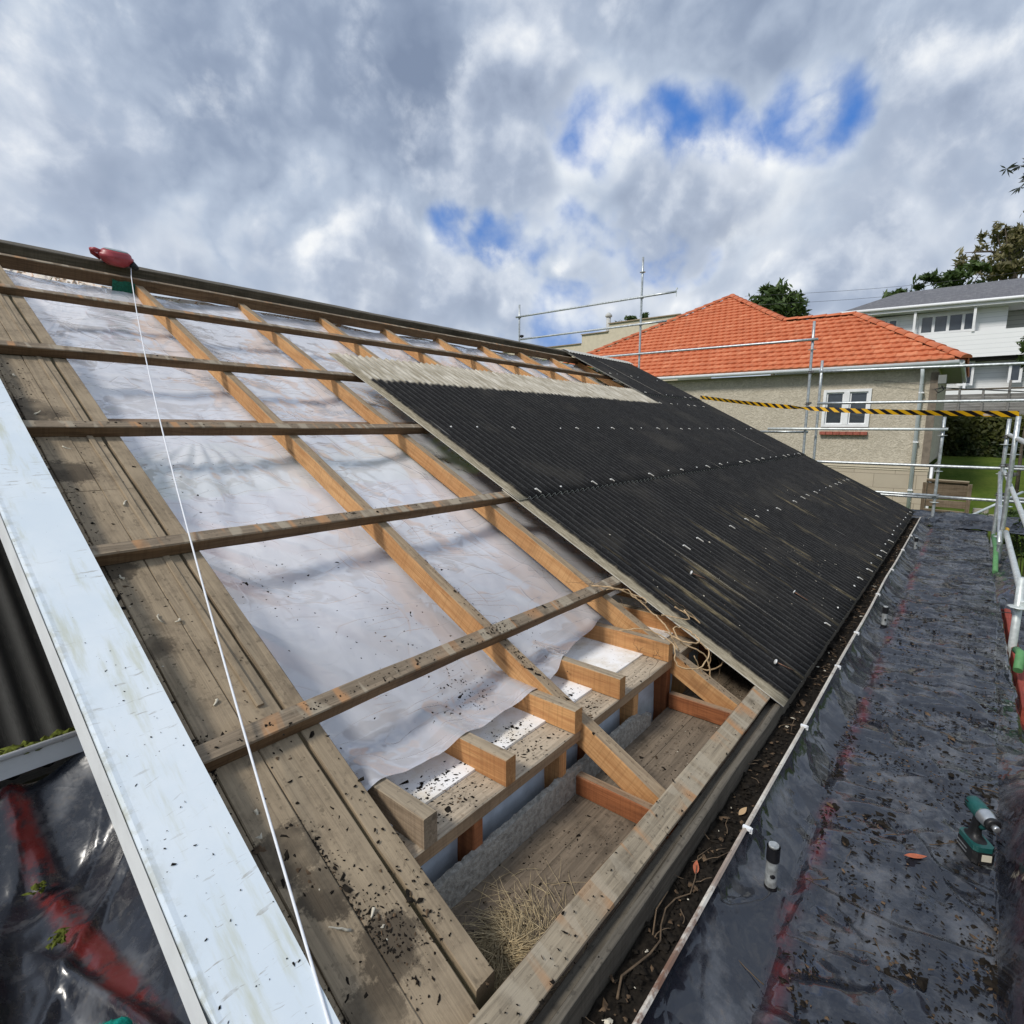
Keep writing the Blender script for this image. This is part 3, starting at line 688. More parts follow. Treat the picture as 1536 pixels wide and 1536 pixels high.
def led(y0, y1, z, x=XF - .055, m=None, z1=None): return tube('ledger', W(x, y0, z), W(x, y1, z1 if z1 is not None else z), .0242, m or M_galv)
led(9.70, 5.2, 2.95); led(9.55, 5.4, 2.36); led(9.0, 2.36, 1.72, z1=1.68); led(2.30, -1.3, 1.08, z1=1.02); led(2.28, -1.3, .49, z1=.46)
led(3.13, .28, .01, m=M_galvwhite); led(3.3, 2.42, -.05, XF + .06); led(2.6, -1.3, -.61); led(1.9, .30, -1.12); led(.33, -1.3, -1.135); led(1.9, .3, -1.17, XF + .06)
for (y, z) in ((9.63, 2.95), (6.05, 2.95), (6.05, 2.36), (6.05, 1.71), (2.46, 1.68), (2.46, 1.08), (2.46, .49), (2.46, .01), (2.46, -.60), (.345, .02), (.345, -.61), (.345, -1.12)):
    cup(W(XF, y, z))
for z in (-.09, -.70, -1.24): rosette(W(XF, .345, z))
b = MB(); b.box(W(XF - .06, 5.2, 2.93), (.012, .014, .17)); b.box(W(XF - .06, 5.19, 3.01), (.03, .03, .03)); b.build('end_bracket', M_galvwhite, sc)
b = MB(); b.lathe([(-.02, .04), (0, .07), (.03, .05), (.05, .02)], Matrix.Translation(W(XF, 9.55, 2.46)) @ Matrix.Rotation(R(90), 4, 'Y'), 10); b.build('coupler', M_blackplastic, sc)
# right-hand side of the deck
YR = -.42
tube('standard', W(10.55, YR, -3.9), W(10.50, YR, .16)); tube('standard', W(8.85, YR + .0, -3.9), W(8.62, YR, .16), .0255)
tube('standard', W(5.45, YR, -3.9), W(5.55, YR, -1.10), .027, M_galvwhite)
tube('brace', W(10.7, YR - .03, -.58), W(5.6, YR - .03, -.82), .022, M_galvwhite)
tube('brace', W(10.5, YR + .02, -.60), W(8.4, YR + .02, -1.30)); tube('brace', W(8.55, YR - .03, -1.18), W(5.5, YR - .03, -1.30), .026, M_galvwhite)
tube('ledger', W(10.6, YR - .02, -.06), W(6.9, YR - .02, -.13), .026, M_galvwhite)
tube('brace', W(12.2, .05, -1.62), W(13.4, -.85, -1.1), .022, M_galvwhite)
tube('ledger', W(11.2, YR, -.54), W(11.2, -1.6, -.56)); tube('ledger', W(11.2, YR, -1.02), W(11.2, -1.6, -1.04)); tube('ledger', W(8.9, YR - .1, -1.88), W(7.4, -1.4, -1.9))
for p in (W(10.50, YR, -.09), W(10.52, YR, -.50), W(10.53, YR, -.92), W(8.70, YR, -.52)): cup(p)
for p in (W(10.5, YR, -.2), W(10.51, YR, -.62), W(8.75, YR, -.9), W(8.7, YR, -.28), W(8.8, YR, -1.28), W(5.5, YR, -1.32)): rosette(p)
b = MB(); b.lathe([(-.03, .032), (-.02, .05), (.02, .05), (.03, .034)], Matrix.Translation(W(8.78, YR - .02, -1.19)) @ Matrix.Rotation(R(70), 4, 'Y'), 10); b.build('coupler', m_flat('yellow_paint', (.62, .36, .03), .5), sc)
tb = beam('toe_board', W(4.3, -.43, -1.72), W(9.9, -.45, -1.74), .045, .17, (0, 0, 1), M_redpaint, sc); tb['label'] = 'red painted timber along the outer edge of the deck'
for (x0, x1, y, z0, z1) in ((8.1, 9.6, -.385, -1.59, -1.33), (4.70, 4.95, -.40, -1.55, -1.43)):
    b = MB(); b.tube([W(x0, y, z0), W((x0 + x1) / 2, y - .012, (z0 + z1) / 2 + .02), W(x1, y, z1 - .06)], .026, 10); b.build('edge_pad', M_green, sc)
for (y0, y1) in ((-.36, -.13), (-.125, .105), (.11, .34)):
    beam('deck_plank', W(-1.2, (y0 + y1) / 2, -1.66), W(11.5, (y0 + y1) / 2, -1.66), y1 - y0, .038, (0, 0, 1), M_plank, sc)
for (x0, x1) in ((-.55, -.33), (-.32, -.10), (-.09, .13), (.14, .3)):
    beam('deck_plank', W((x0 + x1) / 2, .36, -1.70), W((x0 + x1) / 2, 6.5, -1.70), x1 - x0, .038, (0, 0, 1), M_plank, sc)
SPIG = [(1.86, .372), (5.17, .375), (8.85, .395)]
for (x, y) in SPIG:
    b = MB(); lean = Vector((-.004, .004, 0)); base = W(x, y, -1.66); topz = .252
    zs = [0, .105, .1051, .20, .2001, topz]
    for a, c, mi in ((0, 1, 1), (2, 3, 0), (4, 5, 1)):
        r = .0215 if mi else .0198
        b.tube([base + Vector((0, 0, zs[a])), base + Vector((0, 0, zs[c]))], r, 14, mi, cap=False)
    b.tube([base + Vector((0, 0, topz - .004)), base + Vector((0, 0, topz + .006))], .0168, 14, 0)
    b.lathe([(0, .0085), (.001, .0085), (.0012, .004)], Matrix.Translation(base + Vector((-.0185, -.0075, .150))) @ Matrix.Rotation(R(205), 4, 'Z'), 10, 1)
    b.build('tube_end', [M_galvdirty, M_blacktape], sc)
# ------------------------------------------------------------------ black plastic on the decks
def tarpR(i, j):
    x = -1.0 + 12.55 * i
    foot = .30 + .05 * sstep(1.2, 3.0, x) + .02 * fbm(x * 1.3, 0, 7)
    e = -.212 - .155 * min(1, max(0, (x - 1.5) / 5.5)) + .015 * fbm(x * 1.1, 3, 7)
    lip = .497
    flapH = .27 * sstep(3.4, 2.4, x) + .05 * sstep(3.9, 3.3, x) + .11 * sstep(6.0, 7.5, x) * sstep(10.4, 9.6, x)
    if j < .22:
        q = j / .22; y = lip + (foot - lip) * (q ** 1.5); z = -1.468 - .142 * (q ** .75)
        y += math.sin(math.pi * q) * (.022 * fbm(x * 2.4, 1, 3) + .012 * max(0, fbm(x * 6 + q * 2, q, 13))); z -= .0
    elif j < .84:
        q = (j - .22) / .62; y = foot + (e - foot) * q; z = -1.610
        z += .010 * fbm(x * 1.3, y * 2.5, 1) + .016 * max(0, fbm(x * 4.2, y * 1.3, 9)) ** 1.5 + .005 * fbm(x * 8, y * 5, 2) - .012 * sstep(.08, 0, q)
        rid = abs(fbm(x * 2.0 + y * .5, y * .6, 21, 3)); z += .014 * sstep(.09, 0, rid); rid = abs(fbm(x * 1.2 - y * 1.3, y * 1.2, 71, 3)); z += .012 * sstep(.06, 0, rid); z += .010 * abs(fbm(x * 5.5 + y, y * 3.0, 91, 3)) + .007 * abs(fbm(x * 3 - y * 7, y * 6, 55, 2))
    else:
        q = (j - .84) / .16; y = e - .05 * q - (.06 + .09 * sstep(3.0, 4.2, x)) * q * q; z = -1.61 + flapH * (q ** 1.2) - .14 * (1 - sstep(.02, .08, flapH)) * sstep(-.375, -.43, y)
        y += .025 * fbm(x * 3.0, q * 2, 11) * q; z += .02 * fbm(x * 4, q * 2, 31) * q
    for (sx, sy) in SPIG:
        d = math.hypot((x - sx), (y - sy) * 1.3); z += .028 * math.exp(-(d / .05) ** 1.2); 
        if sx - .6 < x < sx + .1 and j < .3: z += .018 * math.exp(-abs((x - sx) + .06 + (y - sy) * 2.0) / .04) * sstep(.6, .0, abs(x - sx))
    red = .9 * math.exp(-((y - (foot - .035 + .03 * fbm(x * 2.5, 0, 51))) / .024) ** 2) * sstep(-.25, .15, fbm(x * 1.6, 0, 41) + .10)
    if j > .84: red = max(red, .55 * sstep(.2, .8, (j - .84) / .16) * sstep(3.4, 2.8, x))
    return (W(x, y, z), (x, y, red))
b = MB(); b.grid(900, 110, tarpR)
tag(b.build('black_plastic_sheet', M_tarp, attr=True), 'black plastic sheet littered with bark covering the scaffold deck below the gutter', 'plastic sheet')
def tarpL(i, j):
    y = -.3 + 2.92 * j; xr = .30 + .50 * sstep(1.15, 1.45, y); x = xr - (xr + .65) * i
    lowr = sstep(2.0, .9, y)                                   # rises to the barge near the eave, lies flat further up
    rise = sstep(.20, .31, x) * .12 * lowr + sstep(.30, .60, x) * .16
    z = -1.60 + rise + .26 * sstep(2.30, 2.62, y) * (1 - .5 * rise)
    fold = (x - .02) - .16 * (y - 1.6); z += .045 * math.exp(-(fold / .03) ** 2) * sstep(1.0, 1.4, y) * sstep(2.5, 2.0, y)
    f2 = (x - .30) + .20 * (y - 1.5); z += .05 * math.exp(-(f2 / .025) ** 2) * sstep(.9, 1.2, y) * sstep(2.1, 1.8, y)
    z += .016 * fbm(x * 2.2, y * 1.4, 2, 3) + .004 * fbm(x * 7, y * 4, 5, 3)
    z += .018 * sstep(.07, 0, abs(fbm(x * 1.7 - y * .9, y * .8, 33, 2)))
    rx = .235 + (2.6 - y) * .085
    z += .02 * math.exp(-((x - rx) / .045) ** 2) * sstep(1.3, 1.6, y)
    red = 2.2 * math.exp(-((x - rx) / .034) ** 4) * sstep(1.40, 1.60, y) * sstep(2.85, 2.45, y)
    return (W(x, y, z), (x, y, red))
b = MB(); b.grid(110, 220, tarpL)
tag(b.build('black_plastic_sheet', M_tarpleft, attr=True), 'black plastic sheet over the scaffold deck left of the white barge board', 'plastic sheet')
def tarpE(i, j):
    y = 1.5 - 3.2 * i; x = 11.45 + .75 * j; z = -1.60 + .16 * sstep(0, .8, j) + .05 * fbm(y * 2.2, j * 2, 2) + .03 * fbm(y * 1.1 + j * 2, j * 3, 6)
    return (W(x, y, z), (x, y, 0))
b = MB(); b.grid(90, 30, tarpE)
tag(b.build('black_plastic_sheet', M_tarp, attr=True), 'black plastic sheet bunched at the far end of the deck', 'plastic sheet')
# ------------------------------------------------------------------ lower roof left of the barge
lr = empty('lean_to_roof', W(-1, 3.5, -4), 'lower dark corrugated roof with a white mossy gutter left of the barge board', 'roof')
def lrp(i, j):
    x = -2.6 + 3.40 * i; q = -.12 + 2.2 * j; 
    return (W(x, 2.72 + q * CA, -1.235 + q * SA + .016 * math.cos(2 * math.pi * x / .10)), (x + 30, q + 8, math.cos(2 * math.pi * x / .10)))
b = MB(); b.grid(272, 30, lrp); 
def f_lean(t, b):
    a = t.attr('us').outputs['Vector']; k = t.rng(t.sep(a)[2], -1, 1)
    c = t.mix(k, (.007, .007, .007), (.060, .058, .054)); c = t.mix(t.math('MULTIPLY', t.rng(t.noise(a, 22, 6, .7), .42, .66), .6), c, (.03, .03, .026))  # rib shading put into the colour: near-black troughs, lighter crests
    setp(t, b, c, .9, normal=t.bump(t.noise(a, 60, 4), .5, .004), spec=.2)
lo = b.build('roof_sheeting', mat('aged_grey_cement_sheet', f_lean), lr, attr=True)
b = MB(); 
for (y0, z0, y1, z1) in ((2.60, -1.20, 2.60, -1.285), (2.60, -1.285, 2.71, -1.29)): b.quad(W(-2.6, y0, z0), W(.81, y0, z0), W(.81, y1, z1), W(-2.6, y1, z1))
b.tube([W(-2.6, 2.60, -1.20), W(.81, 2.60, -1.20)], .012, 8); b.build('gutter', M_whitepaint, lr)
b = MB(); b.box(W(-.90, 3.75, -2.6), (3.4, 2.0, 2.4)); b.build('wall', M_grey, lr)
b = MB()
for _ in range(420):
    b.blob(W(random.uniform(-.5, .78), 2.655 + random.gauss(0, .02), -1.222 + random.random() * .015), random.uniform(.008, .022), flat=.7)
tag(b.build('gutter_moss', M_moss), 'green moss clumps filling the white gutter of the lower roof', 'moss', kind='stuff')
for (x, y, z, lab) in ((.24, 2.28, -1.56, 'yellow green moss tuft lying on the left black plastic nearest the lower gutter'), (.235, 1.99, -1.56, 'yellow green moss tuft lying on the red stripe of the left black plastic')):
    b = MB()
    for _ in range(22): b.blob(W(x + random.gauss(0, .011), y + random.gauss(0, .010), z + random.random() * .02), random.uniform(.005, .010), flat=.8)
    tag(b.build('moss_tuft', M_moss), lab, 'moss', 'moss tufts on the left plastic')
b = MB()
def glv(i, j):
    th = i * 2 * math.pi; ph = j * math.pi; r = 1 + .10 * math.sin(th * 5) * math.sin(ph) + .08 * mnoise.noise(Vector((i * 9, j * 9, 0)))
    return W(.128 + .105 * math.cos(th) * math.sin(ph) * r, 1.20 + .055 * math.sin(th) * math.sin(ph) * r, -1.225 + .05 * math.cos(ph) * r)
b.grid(36, 18, glv)
for _ in range(500):
    th, ph = random.random() * 6.28, random.random() * 3.14; q = Vector((.105 * math.cos(th) * math.sin(ph), .055 * math.sin(th) * math.sin(ph), .05 * math.cos(ph))); p0 = W(.128, 1.20, -1.225) + q
    b.tube([p0, p0 + q.normalized() * .007 + Vector((random.gauss(0, .003), random.gauss(0, .003), 0))], .0008, 3)
GLOVE = b
# ------------------------------------------------------------------ impact driver
DX = W(2.56, -.178, -1.598); K = .98
dr = empty('impact_driver', DX, 'green and black cordless impact driver standing on its battery on the black plastic', 'power tool'); yaw = R(208)
DM = Matrix.Translation(DX) @ Matrix.Rotation(yaw, 4, 'Z') @ Matrix.Scale(K, 4)
hd = DM @ Matrix.Translation((0, 0, .182)) @ Matrix.Rotation(R(3), 4, 'Y')
b = MB(); b.lathe([(-.064, .012), (-.062, .024), (-.052, .030), (-.02, .0315), (.012, .031), (.018, .029)], hd, 20, sy=.92); bd = b.build('motor_housing', M_teal, dr)
for zz in (-.012, 0, .012):
    b = MB()
    for sy_ in (-1, 1): b.box((-.045, .0268 * sy_, zz), (.02, .004, .004), hd)
    b.build('vent', M_blackplastic, bd)
b = MB(); b.lathe([(.0182, .030), (.022, .0305), (.045, .028), (.066, .0225), (.068, .021)], hd, 20); b.build('gear_case', M_silver, dr)
b = MB(); b.lathe([(.060, .0245), (.064, .027), (.074, .026), (.078, .022), (.079, .013)], hd, 20); b.build('bumper', M_blackplastic, dr)
b = MB(); b.lathe([(.078, .012), (.094, .0125), (.096, .010), (.0962, .0045)], hd, 14); b.build('chuck', M_silver, dr)
b = MB()
for k in range(9):
    pass
rings = [(.168, .000, .020, .0195), (.150, -.004, .0205, .0175), (.125, -.010, .0190, .0165), (.100, -.016, .0185, .0165), (.078, -.018, .024, .019), (.068, -.012, .046, .028)]
ids = []
for (z, cx, rx, ry) in rings:
    ids.append([b.vert(DM @ Vector((cx + rx * math.copysign(abs(math.cos(a)) ** .75, math.cos(a)), ry * math.copysign(abs(math.sin(a)) ** .75, math.sin(a)), z))) for a in [k / 16 * 6.2832 for k in range(16)]])
for r0, r1 in zip(ids, ids[1:]):
    for k in range(16): b.face((r0[k], r1[k], r1[(k + 1) % 16], r0[(k + 1) % 16]), 0, True)
gr = b.build('grip', M_blackplastic, dr)
b = MB(); b.tube([DM @ Vector(q) for q in ((.016, 0, .160), (.026, 0, .152), (.027, 0, .140), (.016, 0, .128), (.006, 0, .122))], [.010 * K, .011 * K, .011 * K, .009 * K, .007 * K], 8); b.build('trigger', M_teal, dr)
b = MB(); b.box((-.004, 0, .058), (.112, .070, .020), DM, ch=.012); b.build('foot', M_teal, dr)
b = MB(); b.box((-.002, 0, .0235), (.118, .074, .046), DM, ch=.012); bt = b.build('battery', M_blackplastic, dr)
b = MB(); b.box((.0575, .004, .030), (.004, .032, .026), DM); b.build('label_panel', M_cream, bt)
b = MB()
for zz in (.014, .030): b.box((-.018, .0375, zz), (.06, .003, .004), DM); b.box((-.018, -.0375, zz), (.06, .003, .004), DM)
b.build('rail_strip', M_silver, bt)
# ------------------------------------------------------------------ hazard tape
b = MB(); A = W(11.85, 4.55, .68); B = W(8.62, -.42, .185)
def tp_(i, j):
    p = A.lerp(B, i); p.z -= .10 * math.sin(math.pi * i) * .9; tw = .4 * math.sin(i * 9) + .9 * math.exp(-((i - .45) / .03) ** 2)
    w = (j - .5) * (.072 - .040 * math.exp(-((i - .47) / .02) ** 2)); 
    return (p + Vector((0, 0, math.cos(tw) * w)) + Vector((-.8, .5, 0)) * (math.sin(tw) * w + .01 * mnoise.noise(Vector((i * 20, 0, 0)))), (i * (A - B).length, j * .1, 0))
b.grid(160, 3, tp_)
tag(b.build('hazard_tape', M_tape, attr=True), 'yellow and black striped warning tape stretched across the scaffold', 'warning tape')
# ------------------------------------------------------------------ red tiled neighbour
XH = 17.0
rh = empty('tiled_house', W(20, 6, -2.6), 'cream roughcast neighbour house with an orange tiled hip roof', 'house')
YC = .72
wy0, wy1, wz0, wz1 = 2.035, 3.13, .07, 1.05            # window opening
b = MB()
for (ya, yb, za, zb) in ((YC, wy0, -.86, 1.5), (wy1, 13.4, -.86, 1.5), (wy0, wy1, -.86, wz0), (wy0, wy1, wz1, 1.5)):
    b.grid(max(2, int((yb - ya) * 12)), max(2, int((zb - za) * 12)), lambda i, j: W(XH - .008 * abs(fbm((ya + (yb - ya) * i) * 6, (za + (zb - za) * j) * 6)) , ya + (yb - ya) * i, za + (zb - za) * j), sm=True)
b.quad(W(XH, YC, -.86), W(XH + 6, YC, -.86), W(XH + 6, YC, 1.5), W(XH, YC, 1.5)); b.quad(W(XH + 6, YC, -3), W(XH + 6, 13.4, -3), W(XH + 6, 13.4, 1.5), W(XH + 6, YC, 1.5))
b.build('wall', M_render, rh)
b = MB(); b.quad(W(XH - .05, YC - .03, -3.2), W(XH - .05, 13.4, -3.2), W(XH - .05, 13.4, -.98), W(XH - .05, YC - .03, -.98)); b.quad(W(XH - .05, YC - .03, -3.2), W(XH + 6, YC - .03, -3.2), W(XH + 6, YC - .03, -.98), W(XH - .05, YC - .03, -.98))
b.build('plinth', M_base, rh)
b = MB(); b.box(W(XH - .02, 7.05, -.94), (.10, 12.75, .05)); b.box(W(XH - .01, 7.05, -.885), (.06, 12.72, .05)); b.box(W(XH - .04, 7.05, -1.0), (.05, 12.75, .03)); b.build('string_course', M_concrete, rh)
# smooth corner quoin strip
b = MB(); b.box(W(XH - .005, YC + .05, .25), (.06, .16, 2.26)); b.build('corner_strip', m_flat('brown_corner', (.20, .165, .13), .9, 0, .2, 8), rh)
wn = MB(); wyc, wzc = (wy0 + wy1) / 2, (wz0 + wz1) / 2; ww, wh = wy1 - wy0, wz1 - wz0
wn.box(W(XH - .01, wy0 + .035, wzc), (.09, .07, wh)); wn.box(W(XH - .01, wy1 - .035, wzc), (.09, .07, wh)); wn.box(W(XH - .008, wyc, wz1 - .035), (.08, ww - .142, .07)); wn.box(W(XH - .008, wyc, wz0 + .035), (.08, ww - .142, .07)); wn.box(W(XH - .012, wyc, wzc), (.08, .13, wh - .142))
win = wn.build('window', M_whitepaint, rh)
for y0, y1 in ((wy0 + .07, wyc - .066), (wyc + .066, wy1 - .07)):
    s_ = MB()
    for (cy, cz, sy, sz) in ((y0 + .018, wzc, .036, wh - .144), (y1 - .018, wzc, .036, wh - .144), ((y0 + y1) / 2, wz0 + .088, y1 - y0 - .075, .036), ((y0 + y1) / 2, wz1 - .088, y1 - y0 - .075, .036)): s_.box(W(XH + .012, cy, cz), (.03, sy, sz))
    s_.build('sash', M_whitepaint, win)
    g = MB(); g.quad(W(XH + .02, y0, wz0 + .07), W(XH + .02, y1, wz0 + .07), W(XH + .02, y1, wz1 - .07), W(XH + .02, y0, wz1 - .07)); g.build('pane', M_glass, win)
b = MB()
for k in range(7): b.box(W(XH - .05, wy0 + .08 + k * .158, wz0 - .165), (.13, .150, .085), ch=.006)
b.build('sill', M_brick, rh)
b = MB(); b.tube([W(XH - .32, 1.02, 1.50), W(XH - .10, 1.015, 1.28), W(XH - .09, 1.0, -2.6)], .043, 10); dp = b.build('downpipe', m_flat('pale_blue_pipe', (.78, .83, .88), .4, 0, .04, 4), rh)
for z in (.9, -.3, -1.5):
    b = MB(); b.box(W(XH - .08, 1.0, z), (.12, .11, .03)); b.build('bracket', M_whitepaint, dp)
b = MB(); b.tube([W(XH - .07, YC - .10, -.9), W(XH - .07, YC - .10, -3.0)], .03, 8); b.build('waste_pipe', M_whitepaint, rh)
# soffit and gutter
b = MB(); b.quad(W(XH - .28, .32, 1.50), W(XH + 6.3, .32, 1.50), W(XH + 6.3, 13.8, 1.50), W(XH - .28, 13.8, 1.50)); b.build('soffit', m_flat('grey_soffit', (.30, .31, .29), .7), rh)
b = MB(); b.tube([W(XH - .34, .34, 1.565), W(XH - .34, 13.9, 1.60)], .058, 12); b.tube([W(XH - .34, .30, 1.565), W(XH + 6.3, .28, 1.565)], .058, 12); b.build('gutter', m_flat('white_gutter', (.66, .70, .72), .5, 0, .06, 5), rh)
# tiles
E1 = (XH - .36, .22, 1.62)
SL = math.tan(R(30))
def inpoly(p, poly):
    c = False; n = len(poly)
    for k in range(n):
        (x0, y0), (x1, y1) = poly[k], poly[(k + 1) % n]
        if (y0 > p[1]) != (y1 > p[1]) and p[0] < (x1 - x0) * (p[1] - y0) / (y1 - y0) + x0: c = not c
    return c
def tile_face(mb, org, along, upd, poly, amax, umax, tw=.215, th=.30):
    """tiles on a plane: along = horizontal axis, upd = up-slope axis; poly in (a, u) coordinates"""
    nrm = along.cross(upd).normalized()
    if nrm.z < 0: nrm = -nrm
    rows = int(umax / th) + 1; cols = int(amax / tw) + 2
    for r in range(rows):
        for c in range(-1, cols):
            a0 = c * tw + (r * .085) % tw; u0 = r * th
            if not inpoly((a0 + tw / 2, u0 + th / 2), poly): continue
            rv = random.random(); jz = random.uniform(-.002, .002); at = (rv, 0, 0)
            prof = [(0, .0), (.10, .016), (.22, .021), (.36, .014), (.50, .003), (.64, .0), (.86, .003), (1.0, .006)]
            lo, hi, bt_ = [], [], []
            for (f, h) in prof:
                lo.append(mb.vert(org + along * (a0 + f * tw) + upd * (u0 - .02) + nrm * (h + .046 + jz), at))
                hi.append(mb.vert(org + along * (a0 + f * tw) + upd * (u0 + th) + nrm * (h + .004), at))
                bt_.append(mb.vert(org + along * (a0 + f * tw) + upd * (u0 - .02) + nrm * (h - .004), at))
            for k in range(len(prof) - 1):
                mb.face((lo[k], lo[k + 1], hi[k + 1], hi[k]), 0, True); mb.face((bt_[k], bt_[k + 1], lo[k + 1], lo[k]))
    # solid deck under the tiles
    ids = [mb.vert(org + along * a + upd * u + nrm * -.01, (.1, 0, 0)) for a, u in poly]; mb.face(ids)
c30, s30 = math.cos(R(30)), math.sin(R(30))
def ev(x): return (x - E1[0]) / c30
Yv = Vector((0, 1, 0)); mb = MB()
polyF = [(0, 0), (13.6, 0), (7.46, ev(22.7)), (4.72, ev(19.85)), (2.75, ev(19.72))]
tile_face(mb, W(*E1), Yv, Vector((c30, 0, s30)), polyF, 13.7, 7.4)
# right end of the wing and the side of the main block
tile_face(mb, W(E1[0] + 6.2, E1[1], E1[2]), Vector((-1, 0, 0)), Vector((0, c30, s30)), [(0, 0), (6.2, 0), (3.1, 3.05 / c30)], 6.3, 3.7)
zz0 = E1[2] + (19.85 - E1[0]) * SL
tile_face(mb, W(27.0, 4.95, zz0), Vector((-1, 0, 0)), Vector((0, c30, s30)), [(0, 0), (7.15, 0), (4.3, 2.9 / c30), (0, 2.9 / c30)], 7.2, 3.5)
mb.build('roof', M_tiles, rh, attr=True)
def ridge(p0, p1):
    b = MB(); p0, p1 = Vector(p0), Vector(p1); d = p1 - p0; n = int(d.length / .38); x = d.normalized(); side = x.cross(Vector((0, 0, 1))).normalized(); upn = side.cross(x)
    for k in range(n):
        a = p0 + d * (k / n); c = p0 + d * ((k + 1.08) / n); rv = random.random()
        ra, rc = [], []
        for q in range(7):
            an = math.pi * (q / 6) ; off = side * math.cos(an) * .13 + upn * (math.sin(an) * .085 - .01)
            ra.append(b.vert(a + off * 1.08 + upn * .015, (rv, 0, 0))); rc.append(b.vert(c + off * .95, (rv, 0, 0)))
        for q in range(6): b.face((ra[q], ra[q + 1], rc[q + 1], rc[q]), 0, True)
        b.face(ra)
    return b.build('ridge_tiles', M_tiles, rh, attr=True)
apx = W(22.7, 7.68, E1[2] + (22.7 - E1[0]) * SL + .02); re_ = W(19.72, 2.97, E1[2] + (19.72 - E1[0]) * SL + .02); rl = W(19.85, 4.95, E1[2] + (19.85 - E1[0]) * SL + .02)
ridge(W(*E1) + Vector((0, 0, .02)), re_); ridge(re_, rl); ridge(rl, apx); ridge(W(E1[0], 13.8, E1[2] + .02), apx); ridge(apx, apx + Vector((4, 0, 0)))
# meter box, bracket and service cable at the corner
b = MB(); b.box(W(XH - .10, YC - .10, 1.20), (.18, .16, .20), ch=.01); b.build('meter_box', m_flat('grey_box', (.22, .23, .22), .6), rh)
b = MB(); pts = [W(XH - .1, YC - .1, 1.05), W(XH - .15, YC - .15, .95), W(XH - .2, YC - .05, .88), W(XH - .15, YC + .02, .97), W(XH - .12, YC - .1, 1.0), W(XH + 1.5, -.8, .95), W(XH + 4, -2.5, .88)]
b.tube(pts, .014, 6); tag(b.build('service_cable', M_blackplastic), 'black looped service cable at the corner of the cream house', 'cable')
b = MB(); b.tube([W(XH - .13, 2.0, 1.25), W(XH - .13, 1.0, 1.10), W(XH - .2, YC, 1.14)], .006, 5); b.build('wall_wire', M_coupler, rh)
# ------------------------------------------------------------------ white two storey house
wh_ = empty('white_house', W(32, 0, 0.6), 'white weatherboard two storey house with a grey roof and a verandah, right background', 'house')
XW = 31.0; kx = XW / 30.0
def ww_(y, z, dx=0): return W(XW + dx, y * kx, z * kx)
def wbox(mb, y0, y1, z0, z1, x0, x1): mb.box(W((x0 + x1) / 2, (y0 + y1) / 2 * kx, (z0 + z1) / 2 * kx), (abs(x1 - x0), abs(y1 - y0) * kx, abs(z1 - z0) * kx))
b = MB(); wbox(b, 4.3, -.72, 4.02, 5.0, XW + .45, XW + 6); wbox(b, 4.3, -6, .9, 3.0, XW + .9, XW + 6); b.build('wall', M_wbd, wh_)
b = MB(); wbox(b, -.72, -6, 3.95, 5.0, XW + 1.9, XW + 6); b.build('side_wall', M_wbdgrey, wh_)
b = MB(); b.grid(2, 2, lambda i, j: W(XW - .06, (2.6 - 8.6 * i) * kx, (2.99 + 1.04 * j - .06 * i) * kx)); wbox(b, 2.6, -6, 2.98, 4.0, XW, XW + .05); b.build('balcony_front', M_wbd, wh_)
b = MB(); wbox(b, 3.6, -6, 2.86, 2.98, XW + .1, XW + 1.3); b.build('balcony_floor', M_dark, wh_)
b = MB(); wbox(b, 2.5, -6, 1.0, 1.68, XW - .4, XW - .3); b.build('lower_front', M_wbd, wh_)
# roof: low hip with ridge
b = MB(); c1, c2 = ww_(5.1, 5.33, -.2), ww_(-7, 5.05, -.2); r1, r2 = W(XW + 3.6, 3.05 * kx + .3, 6.80), W(XW + 3.6, -7.5, 6.80)
c1b, c2b = c1 + Vector((8.4, 0, 0)), c2 + Vector((8.4, 0, 0))
b.quad(c1, c2, r2, r1); b.quad(c1b, c1, r1, r1); b.quad(c2b, c1b, r1, r2); b.build('roof', M_slate, wh_)
b = MB(); wbox(b, 0, 0, 0, 0, 0, 0); b = MB()
b.quad(c1 + Vector((-.02, 0, 0)), c2 + Vector((-.02, 0, 0)), c2 + Vector((-.02, 0, -.24)), c1 + Vector((-.02, 0, -.24))); b.quad(c1 + Vector((-.02, 0, -.24)), c2 + Vector((-.02, 0, -.24)), c2 + Vector((1.9, 0, -.24)), c1 + Vector((1.9, 0, -.24))); b.quad(c1, c1 + Vector((0, 0, -.24)), c1b + Vector((0, 0, -.24)), c1b)
b.tube([c1 + Vector((-.08, 0, -.06)), c2 + Vector((-.08, 0, -.06))], .07, 8); b.build('fascia', M_whitepaint, wh_)
def wwin(y0, y1, z0, z1, n, x):
    f = MB(); fw = .09
    wbox(f, y0 + fw, y0, z0, z1, x - .05, x + .03); wbox(f, y1, y1 - fw, z0, z1, x - .05, x + .03); wbox(f, y0, y1, z1, z1 + fw, x - .05, x + .03); wbox(f, y0, y1, z0 - fw, z0, x - .05, x + .03)
    st = (y1 - y0) / n
    for k in range(1, n): wbox(f, y0 + st * k - .05, y0 + st * k + .05, z0, z1, x - .045, x + .03)
    fo = f.build('window', M_whitepaint, wh_)
    for k in range(n):
        g = MB(); ya, yb = (y0 + st * k) * kx, (y0 + st * (k + 1)) * kx; g.quad(W(x - .012, ya, z0 * kx), W(x - .012, yb, z0 * kx), W(x - .012, yb, z1 * kx), W(x - .012, ya, z1 * kx)); g.build('pane', M_glass, fo)
